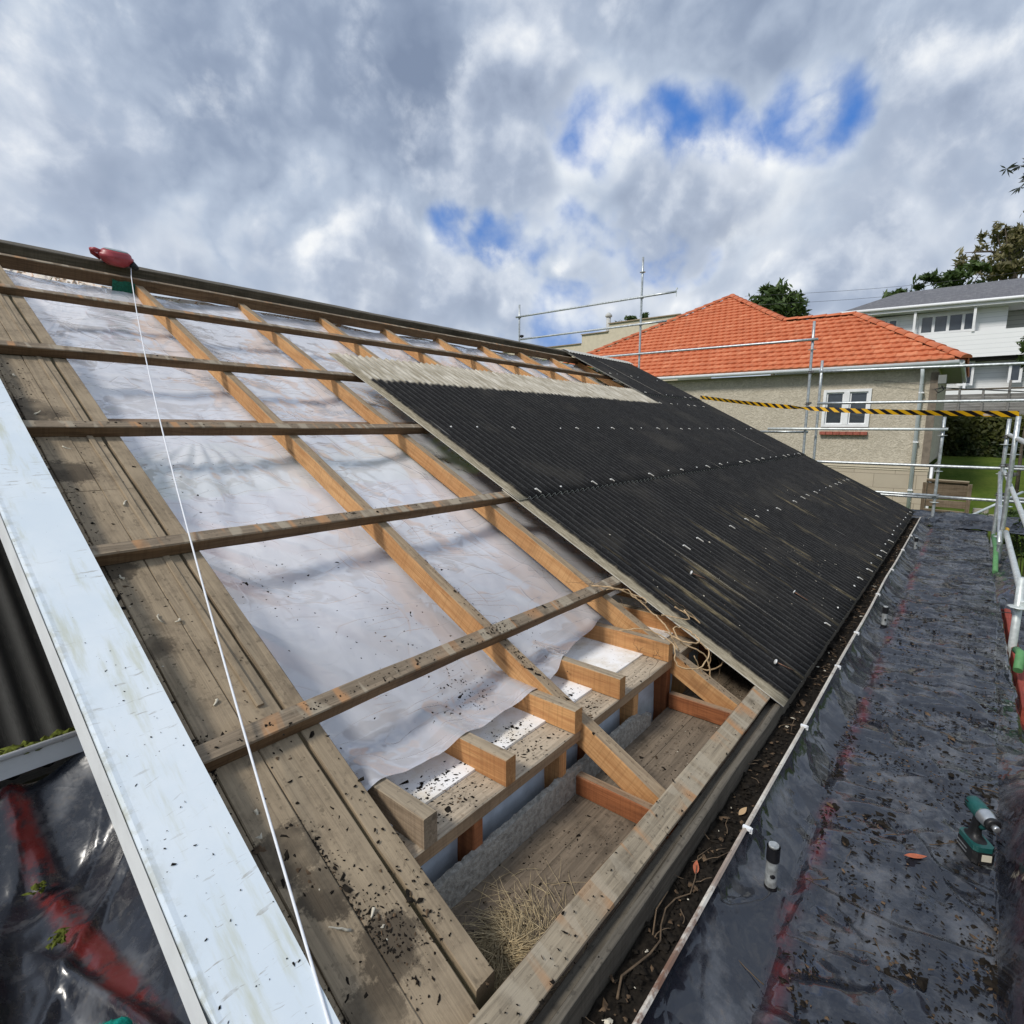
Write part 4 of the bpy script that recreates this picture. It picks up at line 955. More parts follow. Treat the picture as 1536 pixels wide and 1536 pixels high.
wwin(.16 * 1.0, 2.15, 4.17, 4.80, 4, XW + .43); wwin(2.9, 3.66, 4.05, 4.80, 2, XW + .43); wwin(.1, .62, 1.95, 2.78, 1, XW + .43); wwin(-1.4, -.98, 2.0, 2.6, 1, XW + .43); wwin(-2.6, -1.6, 2.0, 2.6, 2, XW + .43)
for (y, z0, z1) in ((2.29, 4.0, 5.1), (.30, 4.0, 4.95), (.36, 1.68, 3.0), (-2.2, 4.0, 5.0)):
    b = MB(); wbox(b, y - .045, y + .045, z0, z1, XW - .12, XW - .02); b.build('verandah_post', M_whitepaint, wh_)
for (y,) in ((-.55,), ):
    b = MB(); wbox(b, y - .03, y + .03, 1.7, 2.86, XW + 1.2, XW + 1.29); b.build('corner_board', M_whitepaint, wh_)
# ------------------------------------------------------------------ cream building behind
cb = empty('cream_building', W(36, 24, 0), 'plain cream building with a stepped parapet between the ridge and the orange roof', 'building')
b = MB()
for (y0, y1, z0, z1, x0) in ((30, 22.45, 0, 6.10, 35), (22.45, 20.2, 0, 6.72, 35.003), (20.2, 15, 0, 7.25, 35.006)):
    b.box(W(x0 + 3, (y0 + y1) / 2, (z0 + z1) / 2), (6, y0 - y1, z1 - z0))
b.build('wall', M_concrete, cb)
b = MB()
for (y0, y1, z, x0) in ((30, 22.5, 6.13, 35), (22.5, 20.25, 6.75, 35), (20.25, 15, 7.28, 35)): b.box(W(x0 + 3, (y0 + y1) / 2, z), (6.2, y0 - y1 - .02, .06))
b.build('parapet_cap', m_flat('brown_cap', (.34, .27, .19), .8), cb)
b = MB(); b.tube([W(38, 22.0, 6.6), W(38, 22.0, 8.35)], .17, 10); b.lathe([(-.05, .15), (0, .26), (.12, .26), (.3, .1)], Matrix.Translation(W(38, 22.0, 8.4)) @ Matrix.Rotation(R(-90), 4, 'Y'), 10); b.build('flue', m_flat('grey_flue', (.5, .5, .48), .6), cb)
# ------------------------------------------------------------------ vegetation
def leaves(mb, c, rad, n, size, clump=None, flat=.6, elong=1.6):
    c = Vector(c); rx, ry, rz = rad
    cl = []
    for _ in range(clump or max(6, n // 60)):
        while True:
            q = Vector((random.uniform(-1, 1), random.uniform(-1, 1), random.uniform(-1, 1)))
            if .25 < q.length < 1: break
        cl.append((q, random.random()))
    for _ in range(n):
        q, sh = random.choice(cl)
        p = q + Vector((random.gauss(0, .17), random.gauss(0, .17), random.gauss(0, .13)))
        k = c + Vector((p.x * rx, p.y * ry, p.z * rz))
        nrm = Vector((random.gauss(0, 1), random.gauss(0, 1), random.gauss(.5, 1))).normalized(); t = nrm.orthogonal().normalized(); t.rotate(Matrix.Rotation(random.random() * 6.28, 3, nrm)); w = nrm.cross(t)
        s = size * random.uniform(.6, 1.3); at = (max(0, min(1, sh * .5 + .25 * (p.z + 1) * .5 + random.uniform(-.05, .3))), 0, 0)
        mb.face([mb.vert(k - t * s * elong, at), mb.vert(k - w * s * .5, at), mb.vert(k + t * s * elong, at), mb.vert(k + w * s * .5, at)])
def tree(name, base, crowns, trunk_h, r, m, label, cat='tree', size=.18, group=None, limbs=6):
    o = empty(name, base, label, cat, group); base = Vector(base); b = MB()
    top = base + Vector((random.uniform(-.2, .2), random.uniform(-.2, .2), trunk_h))
    b.tube([base, base.lerp(top, .4) + Vector((.05, .03, 0)), top], [r, r * .75, r * .3], 8)
    for k in range(limbs):
        c, rad, n = random.choice(crowns); st = base.lerp(top, random.uniform(.4, .9)); e = Vector(c) + Vector((random.uniform(-.7, .7) * rad[0], random.uniform(-.7, .7) * rad[1], random.uniform(-.4, .6) * rad[2]))
        b.tube([st, st.lerp(e, .5) + Vector((0, 0, .08 * (e - st).length)), e], [r * .35, r * .22, r * .06], 5)
    b.build('trunk', M_trunk, o); b = MB()
    for c, rad, n in crowns: leaves(b, c, rad, n, size)
    b.build('crown', m, o, attr=True); return o
def Dp(px, py, pz): return W(px, py, pz)
tree('round_tree', W(52, 13.6, -1), [(W(52, 13.7, 9.6), (2.0, 1.95, 2.5), 2600), (W(52, 13.2, 8.4), (2.0, 2.1, 1.4), 1200), (W(52, 14.0, 11.2), (1.2, 1.0, 1.2), 700)], 9.5, .35, M_leafdark, 'dark green bushy tree behind the valley of the orange roof', size=.22)
tree('spreading_tree', W(64, -1.5, 0), [(W(64, -.6, 15.0), (3, 1.5, .7), 260), (W(64, 1.2, 14.0), (3, 1.3, .5), 220), (W(64, -1.6, 16.2), (3, 1.6, .7), 280), (W(64, -3.2, 17.2), (3, 2.0, 1.0), 360), (W(64, -1.0, 13.6), (3, 2.2, .8), 330), (W(64, -2.2, 14.6), (3, 1.8, .7), 300), (W(64, .5, 15.9), (3, .9, .4), 120), (W(64, -.4, 16.4), (3, 1.0, .5), 160), (W(64, 1.6, 14.9), (3, .8, .3), 90)], 16, .4, M_leafolive, 'tall open brown green tree rising behind the grey roof of the white house', size=.2, limbs=14)
tree('low_tree', W(56, 2.6, 0), [(W(56, 3.3, 11.3), (2, 1.8, .8), 700), (W(56, 1.4, 11.5), (2, 1.6, .8), 700), (W(56, 5.2, 10.7), (2, 1.3, .5), 260)], 9.5, .3, M_leafdark, 'low dark bush line just above the left end of the grey roof', 'bush', size=.2)
tree('back_tree', W(58, -3.5, 0), [(W(58, -1.2, 12.2), (2, 2.4, .7), 700), (W(58, -4.5, 12.6), (2, 2.8, .8), 700)], 10, .3, M_leafolive, 'dense olive tree beneath the tall tree, right above the grey roof', size=.2)
tree('round_tree', W(48, 26.0, 0), [(W(48, 26.0, 9.4), (1.4, 1.5, 1.0), 700), (W(48, 24.3, 9.6), (1, .5, 1.3), 180)], 8, .25, M_leafdark, 'dark bush showing above the cream parapet beside a flue pipe', 'bush', size=.18)
# overhanging boughs at the right edge
def bough(p, rad, n, label, tl):
    o = empty('tree_bough', p, label, 'branch', 'boughs hanging in from the right edge'); b = MB(); c = Vector(p); ends = []
    root = c + Vector((.6, -1.6, -.2 + tl))
    b.tube([root, c + Vector((.2, -.7, .1)), c], [.03, .02, .008], 6)
    for _ in range(n):
        e = c + Vector((random.gauss(0, rad * .6), random.gauss(-.1, rad * .75), random.gauss(0, rad * .9))); ends.append(e); b.tube([c + Vector((.05, -.35, .02)), c.lerp(e, .5) + Vector((0, -.1, .05)), e], [.008, .005, .002], 4)
    b.build('branch', M_trunk, o); b = MB()
    for e in ends:
        for k in range(9):
            d = Vector((random.gauss(0, 1), random.gauss(.3, 1), random.gauss(-.2, .8))).normalized(); w = d.orthogonal().normalized(); w.rotate(Matrix.Rotation(random.random() * 6.28, 3, d)); l = random.uniform(.10, .17); at = (random.random(), 0, 0)
            b.face([b.vert(e, at), b.vert(e + d * l * .5 + w * .016, at), b.vert(e + d * l, at), b.vert(e + d * l * .5 - w * .016, at)])
    b.build('leaf_spray', M_leafgrey, o, attr=True)
bough(W(13.0, -.50, 5.38), .17, 30, 'upper small bough of narrow grey green leaves at the right edge of the sky', .5)
bough(W(12.85, -.52, 4.22), .24, 60, 'larger lower bough of narrow grey green leaves at the right edge of the sky', 1.2)
tree('shrub', W(16.5, -.95, -1.6), [(W(16.5, -.86, 1.75), (.35, .27, .42), 1100)], 3.0, .04, M_leafdark, 'small rounded dark shrub top in front of the white balcony', 'shrub', size=.05)
# hedge, clipped box of leaves
hg = empty('hedge', W(24, -1.5, -1), 'long clipped dark green hedge along the top of the lawn', 'hedge')
b = MB()
for _ in range(15000):
    y = random.uniform(-6, 3.0); f = random.random()
    zb = -.86 - .06 * (.8 - y) ; zt = .44 + .06 * fbm(y * 2, 0, 1) + .03 * (y - .5)
    if f < .68: x, z = 24 + random.gauss(0, .07) + .1 * fbm(y * 2, 3, 2), random.uniform(zb, zt)
    else: x, z = random.uniform(24, 25.2), zt + random.gauss(0, .04)
    nrm = Vector((-1 + random.gauss(0, .6), random.gauss(0, .6), .4 + random.gauss(0, .6))).normalized(); t = nrm.orthogonal().normalized(); t.rotate(Matrix.Rotation(random.random() * 6.28, 3, nrm)); w = nrm.cross(t); s = random.uniform(.035, .075)
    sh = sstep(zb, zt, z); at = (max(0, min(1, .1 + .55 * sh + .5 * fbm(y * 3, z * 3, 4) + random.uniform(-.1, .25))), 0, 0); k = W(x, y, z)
    b.face([b.vert(k - t * s * 1.4, at), b.vert(k - w * s * .7, at), b.vert(k + t * s * 1.4, at), b.vert(k + w * s * .7, at)])
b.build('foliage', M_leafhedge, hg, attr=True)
b = MB(); b.box(W(24.7, -1.5, -.45), (1.15, 9, 1.6)); b.build('branches', m_flat('hedge_inside', (.012, .016, .006), .9), hg)
# timber fence behind hedge
fn = empty('timber_fence', W(26.5, -1, -1), 'weathered grey board fence with a lattice top behind the hedge', 'fence')
for k in range(9):
    z = .42 + k * .105; beam('rail_board', W(26.5, 3.0, z), W(26.5, -5, z - .02), .10, .025, (-1, 0, 0), M_fence, fn, wob=.002)
beam('top_rail', W(26.46, 3.0, 1.49), W(26.46, -5, 1.46), .07, .06, (0, 0, 1), M_grey, fn)
for y in (1.1, .42, -.25, -.95, -1.65, 1.8): beam('fence_post', W(26.44, y, -1.0), W(26.44, y, 1.5 if y > -.9 else 1.75), .075, .075, (1, 0, 0), M_fence, fn)
# bench
bn = empty('garden_bench', W(15.3, .2, -1.95), 'weathered timber bench back standing on the lawn beside the house corner', 'bench')
XB = 15.2
beam('top_rail', W(XB, .62, -1.10), W(XB, -.11, -1.12), .07, .075, (0, 0, 1), M_bench, bn, ch=.02)
beam('back_board', W(XB + .02, .60, -1.32), W(XB + .02, -.09, -1.33), .35, .02, (1, 0, 0), M_bench, bn)
beam('back_board', W(XB + .02, .60, -1.60), W(XB + .02, -.09, -1.61), .16, .02, (1, 0, 0), M_bench, bn)
beam('rail', W(XB - .02, .62, -1.755), W(XB - .02, -.09, -1.77), .05, .05, (0, 0, 1), M_bench, bn); beam('rail', W(XB - .02, .62, -1.87), W(XB - .02, -.09, -1.88), .05, .09, (0, 0, 1), M_bench, bn)
for y in (-.13, .64): beam('post', W(XB, y, -2.2), W(XB, y, -1.15), .075, .075, (1, 0, 0), M_bench, bn)
b = MB(); b.box(W(15.6, -.36, -1.78), (.25, .26, .16), ch=.02); b.box(W(15.58, -.50, -1.84), (.3, .5, .05))
tag(b.build('stone_edging', m_flat('pale_stone', (.34, .31, .26), .85)), 'pale stone block beside the bench on the lawn', 'stone')
# shrubs beside the deck
for (c, rad, n, m, lab) in ((W(12.3, -.95, -1.75), (.7, .45, .42), 1500, M_leafdark, 'dark green leafy shrub below the scaffold at the far right'),
                            (W(4.6, -.62, -1.75), (.5, .13, .32), 120, M_leaflime, 'fresh lime green shoots poking up outside the deck at the right edge'),
                            (W(14.5, -.6, -1.75), (.5, .3, .25), 500, M_leafdark, 'low green plant beside the stone block on the lawn')):
    o = empty('shrub', c - Vector((0, 0, 1)), lab, 'shrub'); b = MB(); leaves(b, c, rad, n, .035 if m is M_leafdark else .022, flat=.6); b.build('foliage', m, o, attr=True)
    b = MB(); 
    for k in range(8): b.tube([c - Vector((0, 0, 1.6)), c + Vector((random.uniform(-1, 1) * rad[0] * .6, random.uniform(-1, 1) * rad[1] * .6, rad[2] * .3))], [.012, .004], 5)
    b.build('stems', M_twig, o)
# ------------------------------------------------------------------ ground
def gz(x, y):
    z = -2.75 + 1.9 * sstep(13.2, 24.5, x) * sstep(6, 1.5, y) ; z += 1.7 * sstep(25, 31, x) * sstep(12, 3, y) + 5.0 * sstep(34, 90, x) 
    z += .5 * sstep(14, 13, x) * 0 - 1.2 * sstep(12.6, 11.0, x)
    return z + .03 * fbm(x * .8, y * .8)
b = MB(); b.grid(130, 130, lambda i, j: W(-70 + 170 * i, -75 + 150 * j, gz(-70 + 170 * i, -75 + 150 * j)))
b.grid(60, 60, lambda i, j: W(-400 + 1400 * i, -700 + 1400 * j, -4.6 + (24 * sstep(150, 500, math.hypot(1400 * i - 400, 1400 * j - 700)) * (.55 + .5 * fbm(i * 5, j * 5, 3))) - 3))
tag(b.build('ground', M_lawn), kind='structure')
b = MB(); b.grid(40, 6, lambda i, j: W(120 + 20 * j, 34 - 30 * i, 4 + (8.6 + 2.2 * math.sin(i * 3.1)) * math.sin(min(1, j * 1.3) * math.pi * .5)))
tag(b.build('hill', m_flat('far_bush', (.035, .045, .04), .95, 0, .3, .3, space='g')), kind='structure')
# ------------------------------------------------------------------ litter, straw, vines
def lump(mb, p, r, M): mb.blob(p, r, random.choice((0, 0, 0, 1)), .45, .55, M)
RM = ROOFM.to_3x3()
def scatter(name, clusters, n_top, label, size=(.0008, .0042), mats=(M_dirt, M_leaflit), kind='stuff', frame='r', cat='debris', zf=None):
    b = MB()
    for (cu, cs, su, ss, n) in clusters:
        for _ in range(n):
            u, s = random.gauss(cu, su), random.gauss(cs, ss); r = (size[0] + (size[1] - size[0]) * random.random() ** 1.8) * (1 if random.random() < .94 else 2.2)
            if frame == 'r':
                if name == 'soil_crumbs' and not (.515 < u < .90): continue
                b.blob(P(u, s, n_top + r * .25), r, random.choices(range(len(mats)), (8, 1.3, .12)[:len(mats)])[0], .45, .5, RM)
            else: b.blob(W(u, s, zf(u, s) + r * .2), r, random.choices(range(len(mats)), (8, 1.3, .12)[:len(mats)])[0], .45, .5)
    return tag(b.build(name, list(mats)), label, cat, kind=kind)
scatter('soil_crumbs', [(.61, .62, .028, .07, 900), (.64, .52, .035, .06, 500), (.555, .97, .025, .04, 700), (.72, .30, .06, .07, 300), (.60, .22, .05, .09, 350), (.66, .36, .05, .05, 250), (.56, 3.2, .03, .25, 400), (.55, 2.0, .02, .3, 220), (.56, 1.6, .05, .3, 110), (.58, 2.5, .06, .3, 120), (.6, 3.4, .07, .3, 140), (.68, 1.3, .09, .3, 60), (.75, 2.4, .06, .5, 50), (.70, .7, .1, .25, 90)], -.056, 'dark soil crumbs scattered on the gable lining boards', mats=(M_dirt, M_leaflit, M_pale))
scatter('bark_crumbs', [(1.45, 1.20, .25, .18, 70), (1.2, 1.75, .3, .25, 60), (1.02, 1.7, .08, .1, 40), (1.9, 1.55, .06, .05, 26), (2.2, 1.9, .1, .1, 20), (1.1, 2.6, .1, .2, 24), (1.5, .90, .08, .06, 60), (1.55, .80, .05, .05, 60), (1.35, .78, .1, .05, 25), (2.0, .95, .08, .08, 30)], -.150, 'dark bark crumbs lying on the clear plastic', size=(.0012, .0048), mats=(M_dirt, M_leaflit))
scatter('purlin_crumbs', [(.95, .96, .25, .018, 90), (1.75, .97, .05, .02, 70), (1.8, .965, .4, .018, 60), (1.8, 1.95, .4, .018, 50), (.9, 2.96, .3, .018, 30), (1.2, 3.93, .4, .018, 30), (1.0, .0, .35, .03, 60), (2.0, .0, .5, .03, 50)], .001, 'small dirt crumbs along the tops of the purlins', size=(.0012, .0042), mats=(M_dirt, M_leaflit))
scatter('rafter_crumbs', [(1.80, .80, .018, .08, 90), (1.82, 1.25, .012, .2, 60), (1.81, .45, .014, .12, 60), (2.70, .9, .014, .1, 50), (2.7, .3, .014, .2, 40), (.85, .4, .02, .3, 60)], -.055, 'dirt crumbs caught along the tops of the rafters', size=(.0012, .0045), mats=(M_dirt, M_leaflit))
scatter('plate_crumbs', [(1.14, 1.17, .09, .028, 150), (1.53, 1.17, .10, .028, 130), (1.93, 1.17, .08, .028, 110), (2.38, 1.17, .12, .028, 80)], 0, 'dark crumbs on the pale top plate between the joists', frame='w', zf=lambda u, s: -1.215, size=(.0012, .005), mats=(M_dirt, M_leaflit))
scatter('ceiling_crumbs', [(1.14, 1.285, .08, .03, 150), (1.53, 1.285, .09, .03, 130), (1.95, 1.30, .07, .04, 60)], 0, 'dark crumbs on the white ceiling lining between the joists', frame='w', zf=lambda u, s: -1.205, size=(.0012, .005), mats=(M_dirt, M_leaflit))
scatter('soffit_litter', [(1.3, .9, .25, .11, 130), (2.3, .9, .3, .1, 340), (3.1, .88, .16, .1, 700), (1.9, .75, .3, .05, 120), (1.1, .85, .25, .12, 300), (1.5, .88, .2, .1, 200)], 0, 'dry leaf litter on the soffit lining behind the eave', frame='w', zf=lambda u, s: -1.475, size=(.0006, .0040), mats=(M_dirt, M_leaflit, M_pale))
def deckz(u, s): return -1.600
cl = [(random.uniform(1.2, 11), random.uniform(-.30, .28), random.uniform(.03, .12), random.uniform(.015, .05), random.randint(4, 26)) for _ in range(210)]
cl += [(random.uniform(1.1, 6), random.uniform(-.28, .3), random.uniform(.05, .22), random.uniform(.03, .10), random.randint(20, 60)) for _ in range(70)]
cl += [(1.75, -.02, .08, .02, 120), (2.0, -.2, .10, .03, 160), (1.6, .22, .06, .03, 120), (2.5, .30, .15, .02, 160), (3.2, .33, .3, .02, 200), (1.5, -.1, .2, .1, 180), (2.1, -.24, .1, .04, 160), (4.5, -.3, .5, .03, 160), (3.0, 0, .5, .15, 320), (4.2, 0, .8, .17, 420), (2.2, .05, .4, .15, 260)]
scatter('bark_litter', cl, 0, 'brown bark and leaf litter strewn over the black plastic deck', frame='w', zf=deckz, size=(.0010, .0070), mats=(M_dirt, M_leaflit, M_leaflit))
scatter('gutter_leaves', [(x, .545, .10, .022, 60) for x in [.9 + .22 * k for k in range(46)]], 0, 'dead leaves and pale twigs lying in the eave gutter', frame='w', zf=lambda u, s: -1.462, size=(.003, .010), mats=(M_dirt, M_leaflit, M_pale))
scatter('barge_specks', [(.41, .9, .05, .5, 60), (.41, .3, .05, .3, 50)], .029, 'dark specks of dirt on the white barge board', size=(.0006, .0024), mats=(M_dirt,))
def leaf(p, d, nrm, l, m, label, cat='leaf', group=None, curl=.10):
    d = Vector(d).normalized(); nrm = Vector(nrm).normalized(); w = nrm.cross(d); b = MB()
    prof = [0, .55, .9, 1, .85, .5, .0]
    rows = []
    for k, f in enumerate(prof):
        t = k / 6; c = Vector(p) + d * (t * l) + nrm * (curl * l * (t - .5) ** 2 * 1.5)
        rows.append([b.vert(c - w * f * l * .17 + nrm * .03 * l * f), b.vert(c), b.vert(c + w * f * l * .17 + nrm * .03 * l * f)])
    for r0, r1 in zip(rows, rows[1:]):
        for k in range(2): b.face((r0[k], r0[k + 1], r1[k + 1], r1[k]), 0, True)
    return tag(b.build('leaf', m), label, cat, group)
leaf(W(2.36, .03, -1.588), (.55, -.75, 0), (.05, .1, 1), .085, M_orangeleaf, 'orange red fallen leaf lying alone on the black plastic deck')
leaf(W(1.62, .55, -1.456), (1, .3, .1), (0, -.3, 1), .06, M_orangeleaf, 'pinkish brown leaf in the gutter soil near the front')
leaf(W(2.0, .53, -1.455), (1, -.2, .1), (0, -.2, 1), .06, m_flat('tan_leaf', (.45, .30, .16), .7), 'tan dry leaf in the gutter beside the first bracket')
for k in range(60):                     # curled gutter leaves as one mass
    pass
b = MB()
def twig(mb, p0, d, l, r, wob=.25, seg=6, sides=4):
    pts = [Vector(p0)]; d = Vector(d).normalized()
    for k in range(seg):
        d = (d + Vector((random.gauss(0, wob), random.gauss(0, wob), random.gauss(0, wob * .5)))).normalized(); pts.append(pts[-1] + d * l / seg)
    mb.tube(pts, [r * (1 - .6 * k / seg) for k in range(seg + 1)], sides)
for _ in range(60): twig(b, W(random.uniform(.8, 6), random.uniform(.52, .58), -1.457), (random.gauss(0, 1), random.gauss(0, .35), random.uniform(0, .25)), random.uniform(.03, .12), random.uniform(.001, .003))
for _ in range(70): twig(b, W(random.uniform(1.3, 6), random.uniform(-.32, .3), -1.598), (random.gauss(0, 1), random.gauss(0, 1), 0), random.uniform(.04, .12), random.uniform(.001, .0028), .15)
tag(b.build('loose_twigs', M_twig), 'thin dry twigs strewn over gutter and black plastic deck', 'twigs', kind='stuff')
b = MB(); b.tube([W(1.10 + .055 * k, .552 + .018 * math.sin(k * 1.3) + .008 * math.sin(k * 3.1), -1.452 + .006 * math.sin(k * 2.2)) for k in range(13)], [.0036 - .0002 * k for k in range(13)], 6); b.tube([W(1.32, .56, -1.47), W(1.40, .585, -1.44), W(1.46, .575, -1.415)], [.003, .0025, .001], 5)
tag(b.build('forked_twig', M_twig), 'long crooked twig lying in the gutter at the front', 'twig')
# straw nest in the soffit corner
b = MB()
for _ in range(900):
    a = random.random() * 6.28; rr = abs(random.gauss(0, .075)); p = W(1.03 + math.cos(a) * rr * 1.7, .86 + math.sin(a) * rr * 1.1, -1.470 + random.random() * .035 * max(.1, 1 - rr / .16))
    d = Vector((math.cos(a + 1.57 + random.gauss(0, .7)), math.sin(a + 1.57 + random.gauss(0, .7)), random.gauss(0, .07)))
    twig(b, p, d, random.uniform(.05, .15), random.uniform(.0007, .0016), .14, 4, 3)
tag(b.build('straw_nest', M_straw), 'straw coloured bird nest of dry grass in the eave corner', 'nest')
# dried vine tendrils over rafter near the sheet edge
vn = empty('dried_vine', P(2.75, .55, 0), 'tangle of pale dried vine tendrils over the second rafter beside the sheet edge', 'vine')
def vine(pts, r, m=M_vine, name='tendril', wob=.006):
    q = []; P_ = [Vector(p) for p in pts]; P_ = [P_[0]] + P_ + [P_[-1]]
    for k in range(1, len(P_) - 2):
        for t in [x / 7 for x in range(7)]:
            p0, p1, p2, p3 = P_[k - 1:k + 3]
            q.append(.5 * ((2 * p1) + (-p0 + p2) * t + (2 * p0 - 5 * p1 + 4 * p2 - p3) * t * t + (-p0 + 3 * p1 - 3 * p2 + p3) * t ** 3) + Vector((random.gauss(0, 1), random.gauss(0, 1), random.gauss(0, 1))) * wob * .35)
    b = MB(); b.tube(q, r, 5); b.build(name, m, vn)
vine([P(2.55, .97, .03), P(2.60, .86, .08), P(2.72, .78, .05), P(2.75, .66, .02), P(2.68, .55, .05), P(2.66, .40, -.02)], .0042)
vine([P(2.45, .68, -.02), P(2.52, .58, .05), P(2.55, .44, .06), P(2.50, .36, .01), P(2.58, .28, .03), P(2.72, .30, .06), P(2.80, .40, .03)], .0038)
vine([P(2.62, .52, .05), P(2.60, .40, .09), P(2.68, .36, .10), P(2.72, .44, .09), P(2.66, .50, .08), P(2.62, .42, .06), P(2.72, .30, .03), P(2.74, .2, -.1)], .004)
vine([P(2.80, .62, .02), P(2.88, .50, .06), P(2.95, .56, .06), P(3.02, .48, .02), P(3.0, .34, -.05), P(2.92, .28, -.12)], .0035)
vine([P(2.96, .62, .03), P(3.02, .48, .02), P(3.05, .36, -.02), P(2.98, .24, -.04), P(2.86, .26, -.10), P(2.82, .36, -.12)], .0045)
vine([P(3.04, .72, .02), P(2.98, .66, .05), P(3.03, .58, .03), P(3.1, .44, -.04), P(3.14, .34, -.1), P(3.06, .24, -.16), P(2.94, .2, -.2)], .0035, M_twig)
vine([P(2.60, .9, .04), P(2.66, .82, .09), P(2.62, .76, .10), P(2.68, .70, .08), P(2.76, .74, .06), P(2.74, .82, .04)], .003)
vine([P(2.66, .34, .02), P(2.72, .22, -.1), P(2.66, .12, -.2), P(2.58, .16, -.28)], .003)
for _ in range(34):
    c = random.choice((P(2.55, .95, .02), P(2.68, .75, .03), P(2.52, .50, -.06), P(2.62, .9, .02), P(3.0, .6, .0)))
    b = MB(); twig(b, c + Vector((random.gauss(0, .05), random.gauss(0, .05), random.gauss(0, .02))), (random.gauss(0, 1), random.gauss(0, 1), random.gauss(.3, .8)), random.uniform(.05, .14), .0013, .4, 7, 3); b.build('tendril', M_twig, vn)
tag(GLOVE.build('knit_glove', M_tealfuzz, recalc=True), 'teal green fuzzy knit glove edge in the lower left corner', 'glove')
# power lines in the distance
b = MB()
for k in range(2): b.tube([W(30, 9 + k * .5, 6.2 + .5 * k).lerp(W(42, -3, 8.2 + .4 * k), q / 10) + Vector((0, 0, -.25 * math.sin(math.pi * q / 10))) for q in range(11)], .008, 4)
tag(b.build('power_line', M_coupler), 'two thin power lines crossing the sky left of the white house', 'power line')
scatter('sheet_litter', [(4.9, .30, .6, .22, 40), (5.3, .2, .5, .2, 20), (3.9, .8, .5, .5, 14), (6.5, .6, 1.2, .5, 16)], .03, 'pale flakes and small twigs scattered on the black sheets', size=(.002, .006), mats=(M_pale, M_leaflit))
cp = MB()
for (u, s) in ((.60, 1.62), (.57, 1.78), (.66, 1.5), (.58, 2.7), (.62, 2.9), (.57, 3.1), (.7, 2.3), (.6, 3.6), (.66, 1.15), (.6, .75), (.7, .5), (.63, .35)):
    d = UV * random.gauss(0, 1) + SV * random.gauss(0, 1); twig(cp, P(u + random.gauss(0, .02), s + random.gauss(0, .05), -.05), d, random.uniform(.02, .06), random.uniform(.003, .006), .4, 5, 5)
tag(cp.build('wood_chips', M_pale), 'pale curled wood chips lying on the gable lining boards', 'wood chips', kind='stuff')
b = MB(); b.tube([W(6.2 + .006 * k, .50 - .06 * k, -1.585 + .012 * math.sin(k * .9) + (.11 if k == 0 else 0)) for k in range(19)], .004, 5)
tag(b.build('tie_line', M_blackplastic), 'thin black cord stretched across the black plastic deck', 'cord')
# ------------------------------------------------------------------ camera
F = 818.153; yw, pt_, rl_ = R(39.6374), R(8.74215), R(-.250669)
fw = Vector((math.cos(yw) * math.cos(pt_), math.sin(yw) * math.cos(pt_), -math.sin(pt_))); rt = Vector((math.sin(yw), -math.cos(yw), 0)); dn = fw.cross(rt)
rt2 = rt * math.cos(rl_) + dn * math.sin(rl_); dn2 = dn * math.cos(rl_) - rt * math.sin(rl_)
cam = bpy.data.cameras.new('camera'); cam.sensor_width = 36; cam.lens = 36 * F / 1536; cam.clip_start = .02; cam.clip_end = 3000
co = bpy.data.objects.new('camera', cam); col.objects.link(co); up_, bk = -dn2, -fw
co.matrix_world = Matrix(((rt2.x, up_.x, bk.x, 0), (rt2.y, up_.y, bk.y, 0), (rt2.z, up_.z, bk.z, ZO), (0, 0, 0, 1)))
scn.camera = co
def pdir(px, py): return (rt2 * ((px - 768) / F) + dn2 * ((py - 768) / F) + fw).normalized()
# ------------------------------------------------------------------ light and sky
sd = Vector((-.66, .16, .70)).normalized(); el = math.asin(sd.z); az = math.atan2(sd.x, sd.y)
sl = bpy.data.lights.new('sun', 'SUN'); sl.energy = 2.7; sl.angle = R(11); sl.color = (1, .95, .87)
so = bpy.data.objects.new('sun', sl); col.objects.link(so); so.rotation_euler = (-sd).to_track_quat('-Z', 'Y').to_euler(); so.location = W(0, 0, 20)
wd = bpy.data.worlds.new('World'); scn.world = wd; wd.use_nodes = True; wd.cycles.sampling_method = 'MANUAL'; wd.cycles.sample_map_resolution = 512; t = NT(wd.node_tree)
bg = t.n['Background']; bg.inputs[1].default_value = .1
sky = t.new('ShaderNodeTexSky', sky_type='NISHITA'); sky.sun_disc = False; sky.sun_elevation = el; sky.sun_rotation = az
D = t.new('ShaderNodeTexCoord').outputs['Generated']
dz = t.sep(D)
inv = t.math('DIVIDE', 1.0, t.math('ADD', t.math('MAXIMUM', dz[2], 0.0), .16))
cbn = t.new('ShaderNodeCombineXYZ'); t.put(cbn.inputs[0], t.math('MULTIPLY', dz[0], inv)); t.put(cbn.inputs[1], t.math('MULTIPLY', dz[1], inv))
pc = cbn.outputs[0]
def blobs(lst, op='ADD'):
    acc = None
    for (px, py, rad, wgt) in lst:
        d = pdir(px, py); dp = t.vmath('DOT_PRODUCT', D, tuple(d)); c = math.cos(rad / 818.0)
        m = t.math('MULTIPLY', t.rng(dp, c, 1 - (1 - c) * .12), wgt)
        acc = m if acc is None else (t.math('SMOOTH_MAX', acc, m, .25) if op == 'SMOOTH_MAX' else t.math(op, acc, m))
    return acc
wv = t.new('ShaderNodeTexNoise'); t.put(wv.inputs['Vector'], D); wv.inputs['Scale'].default_value = 3.5; wv.inputs['Detail'].default_value = 3
Dw = t.vmath('ADD', D, t.vmath('MULTIPLY', t.vmath('SUBTRACT', wv.outputs[1], (.5, .5, .5)), (.07, .07, .07)))
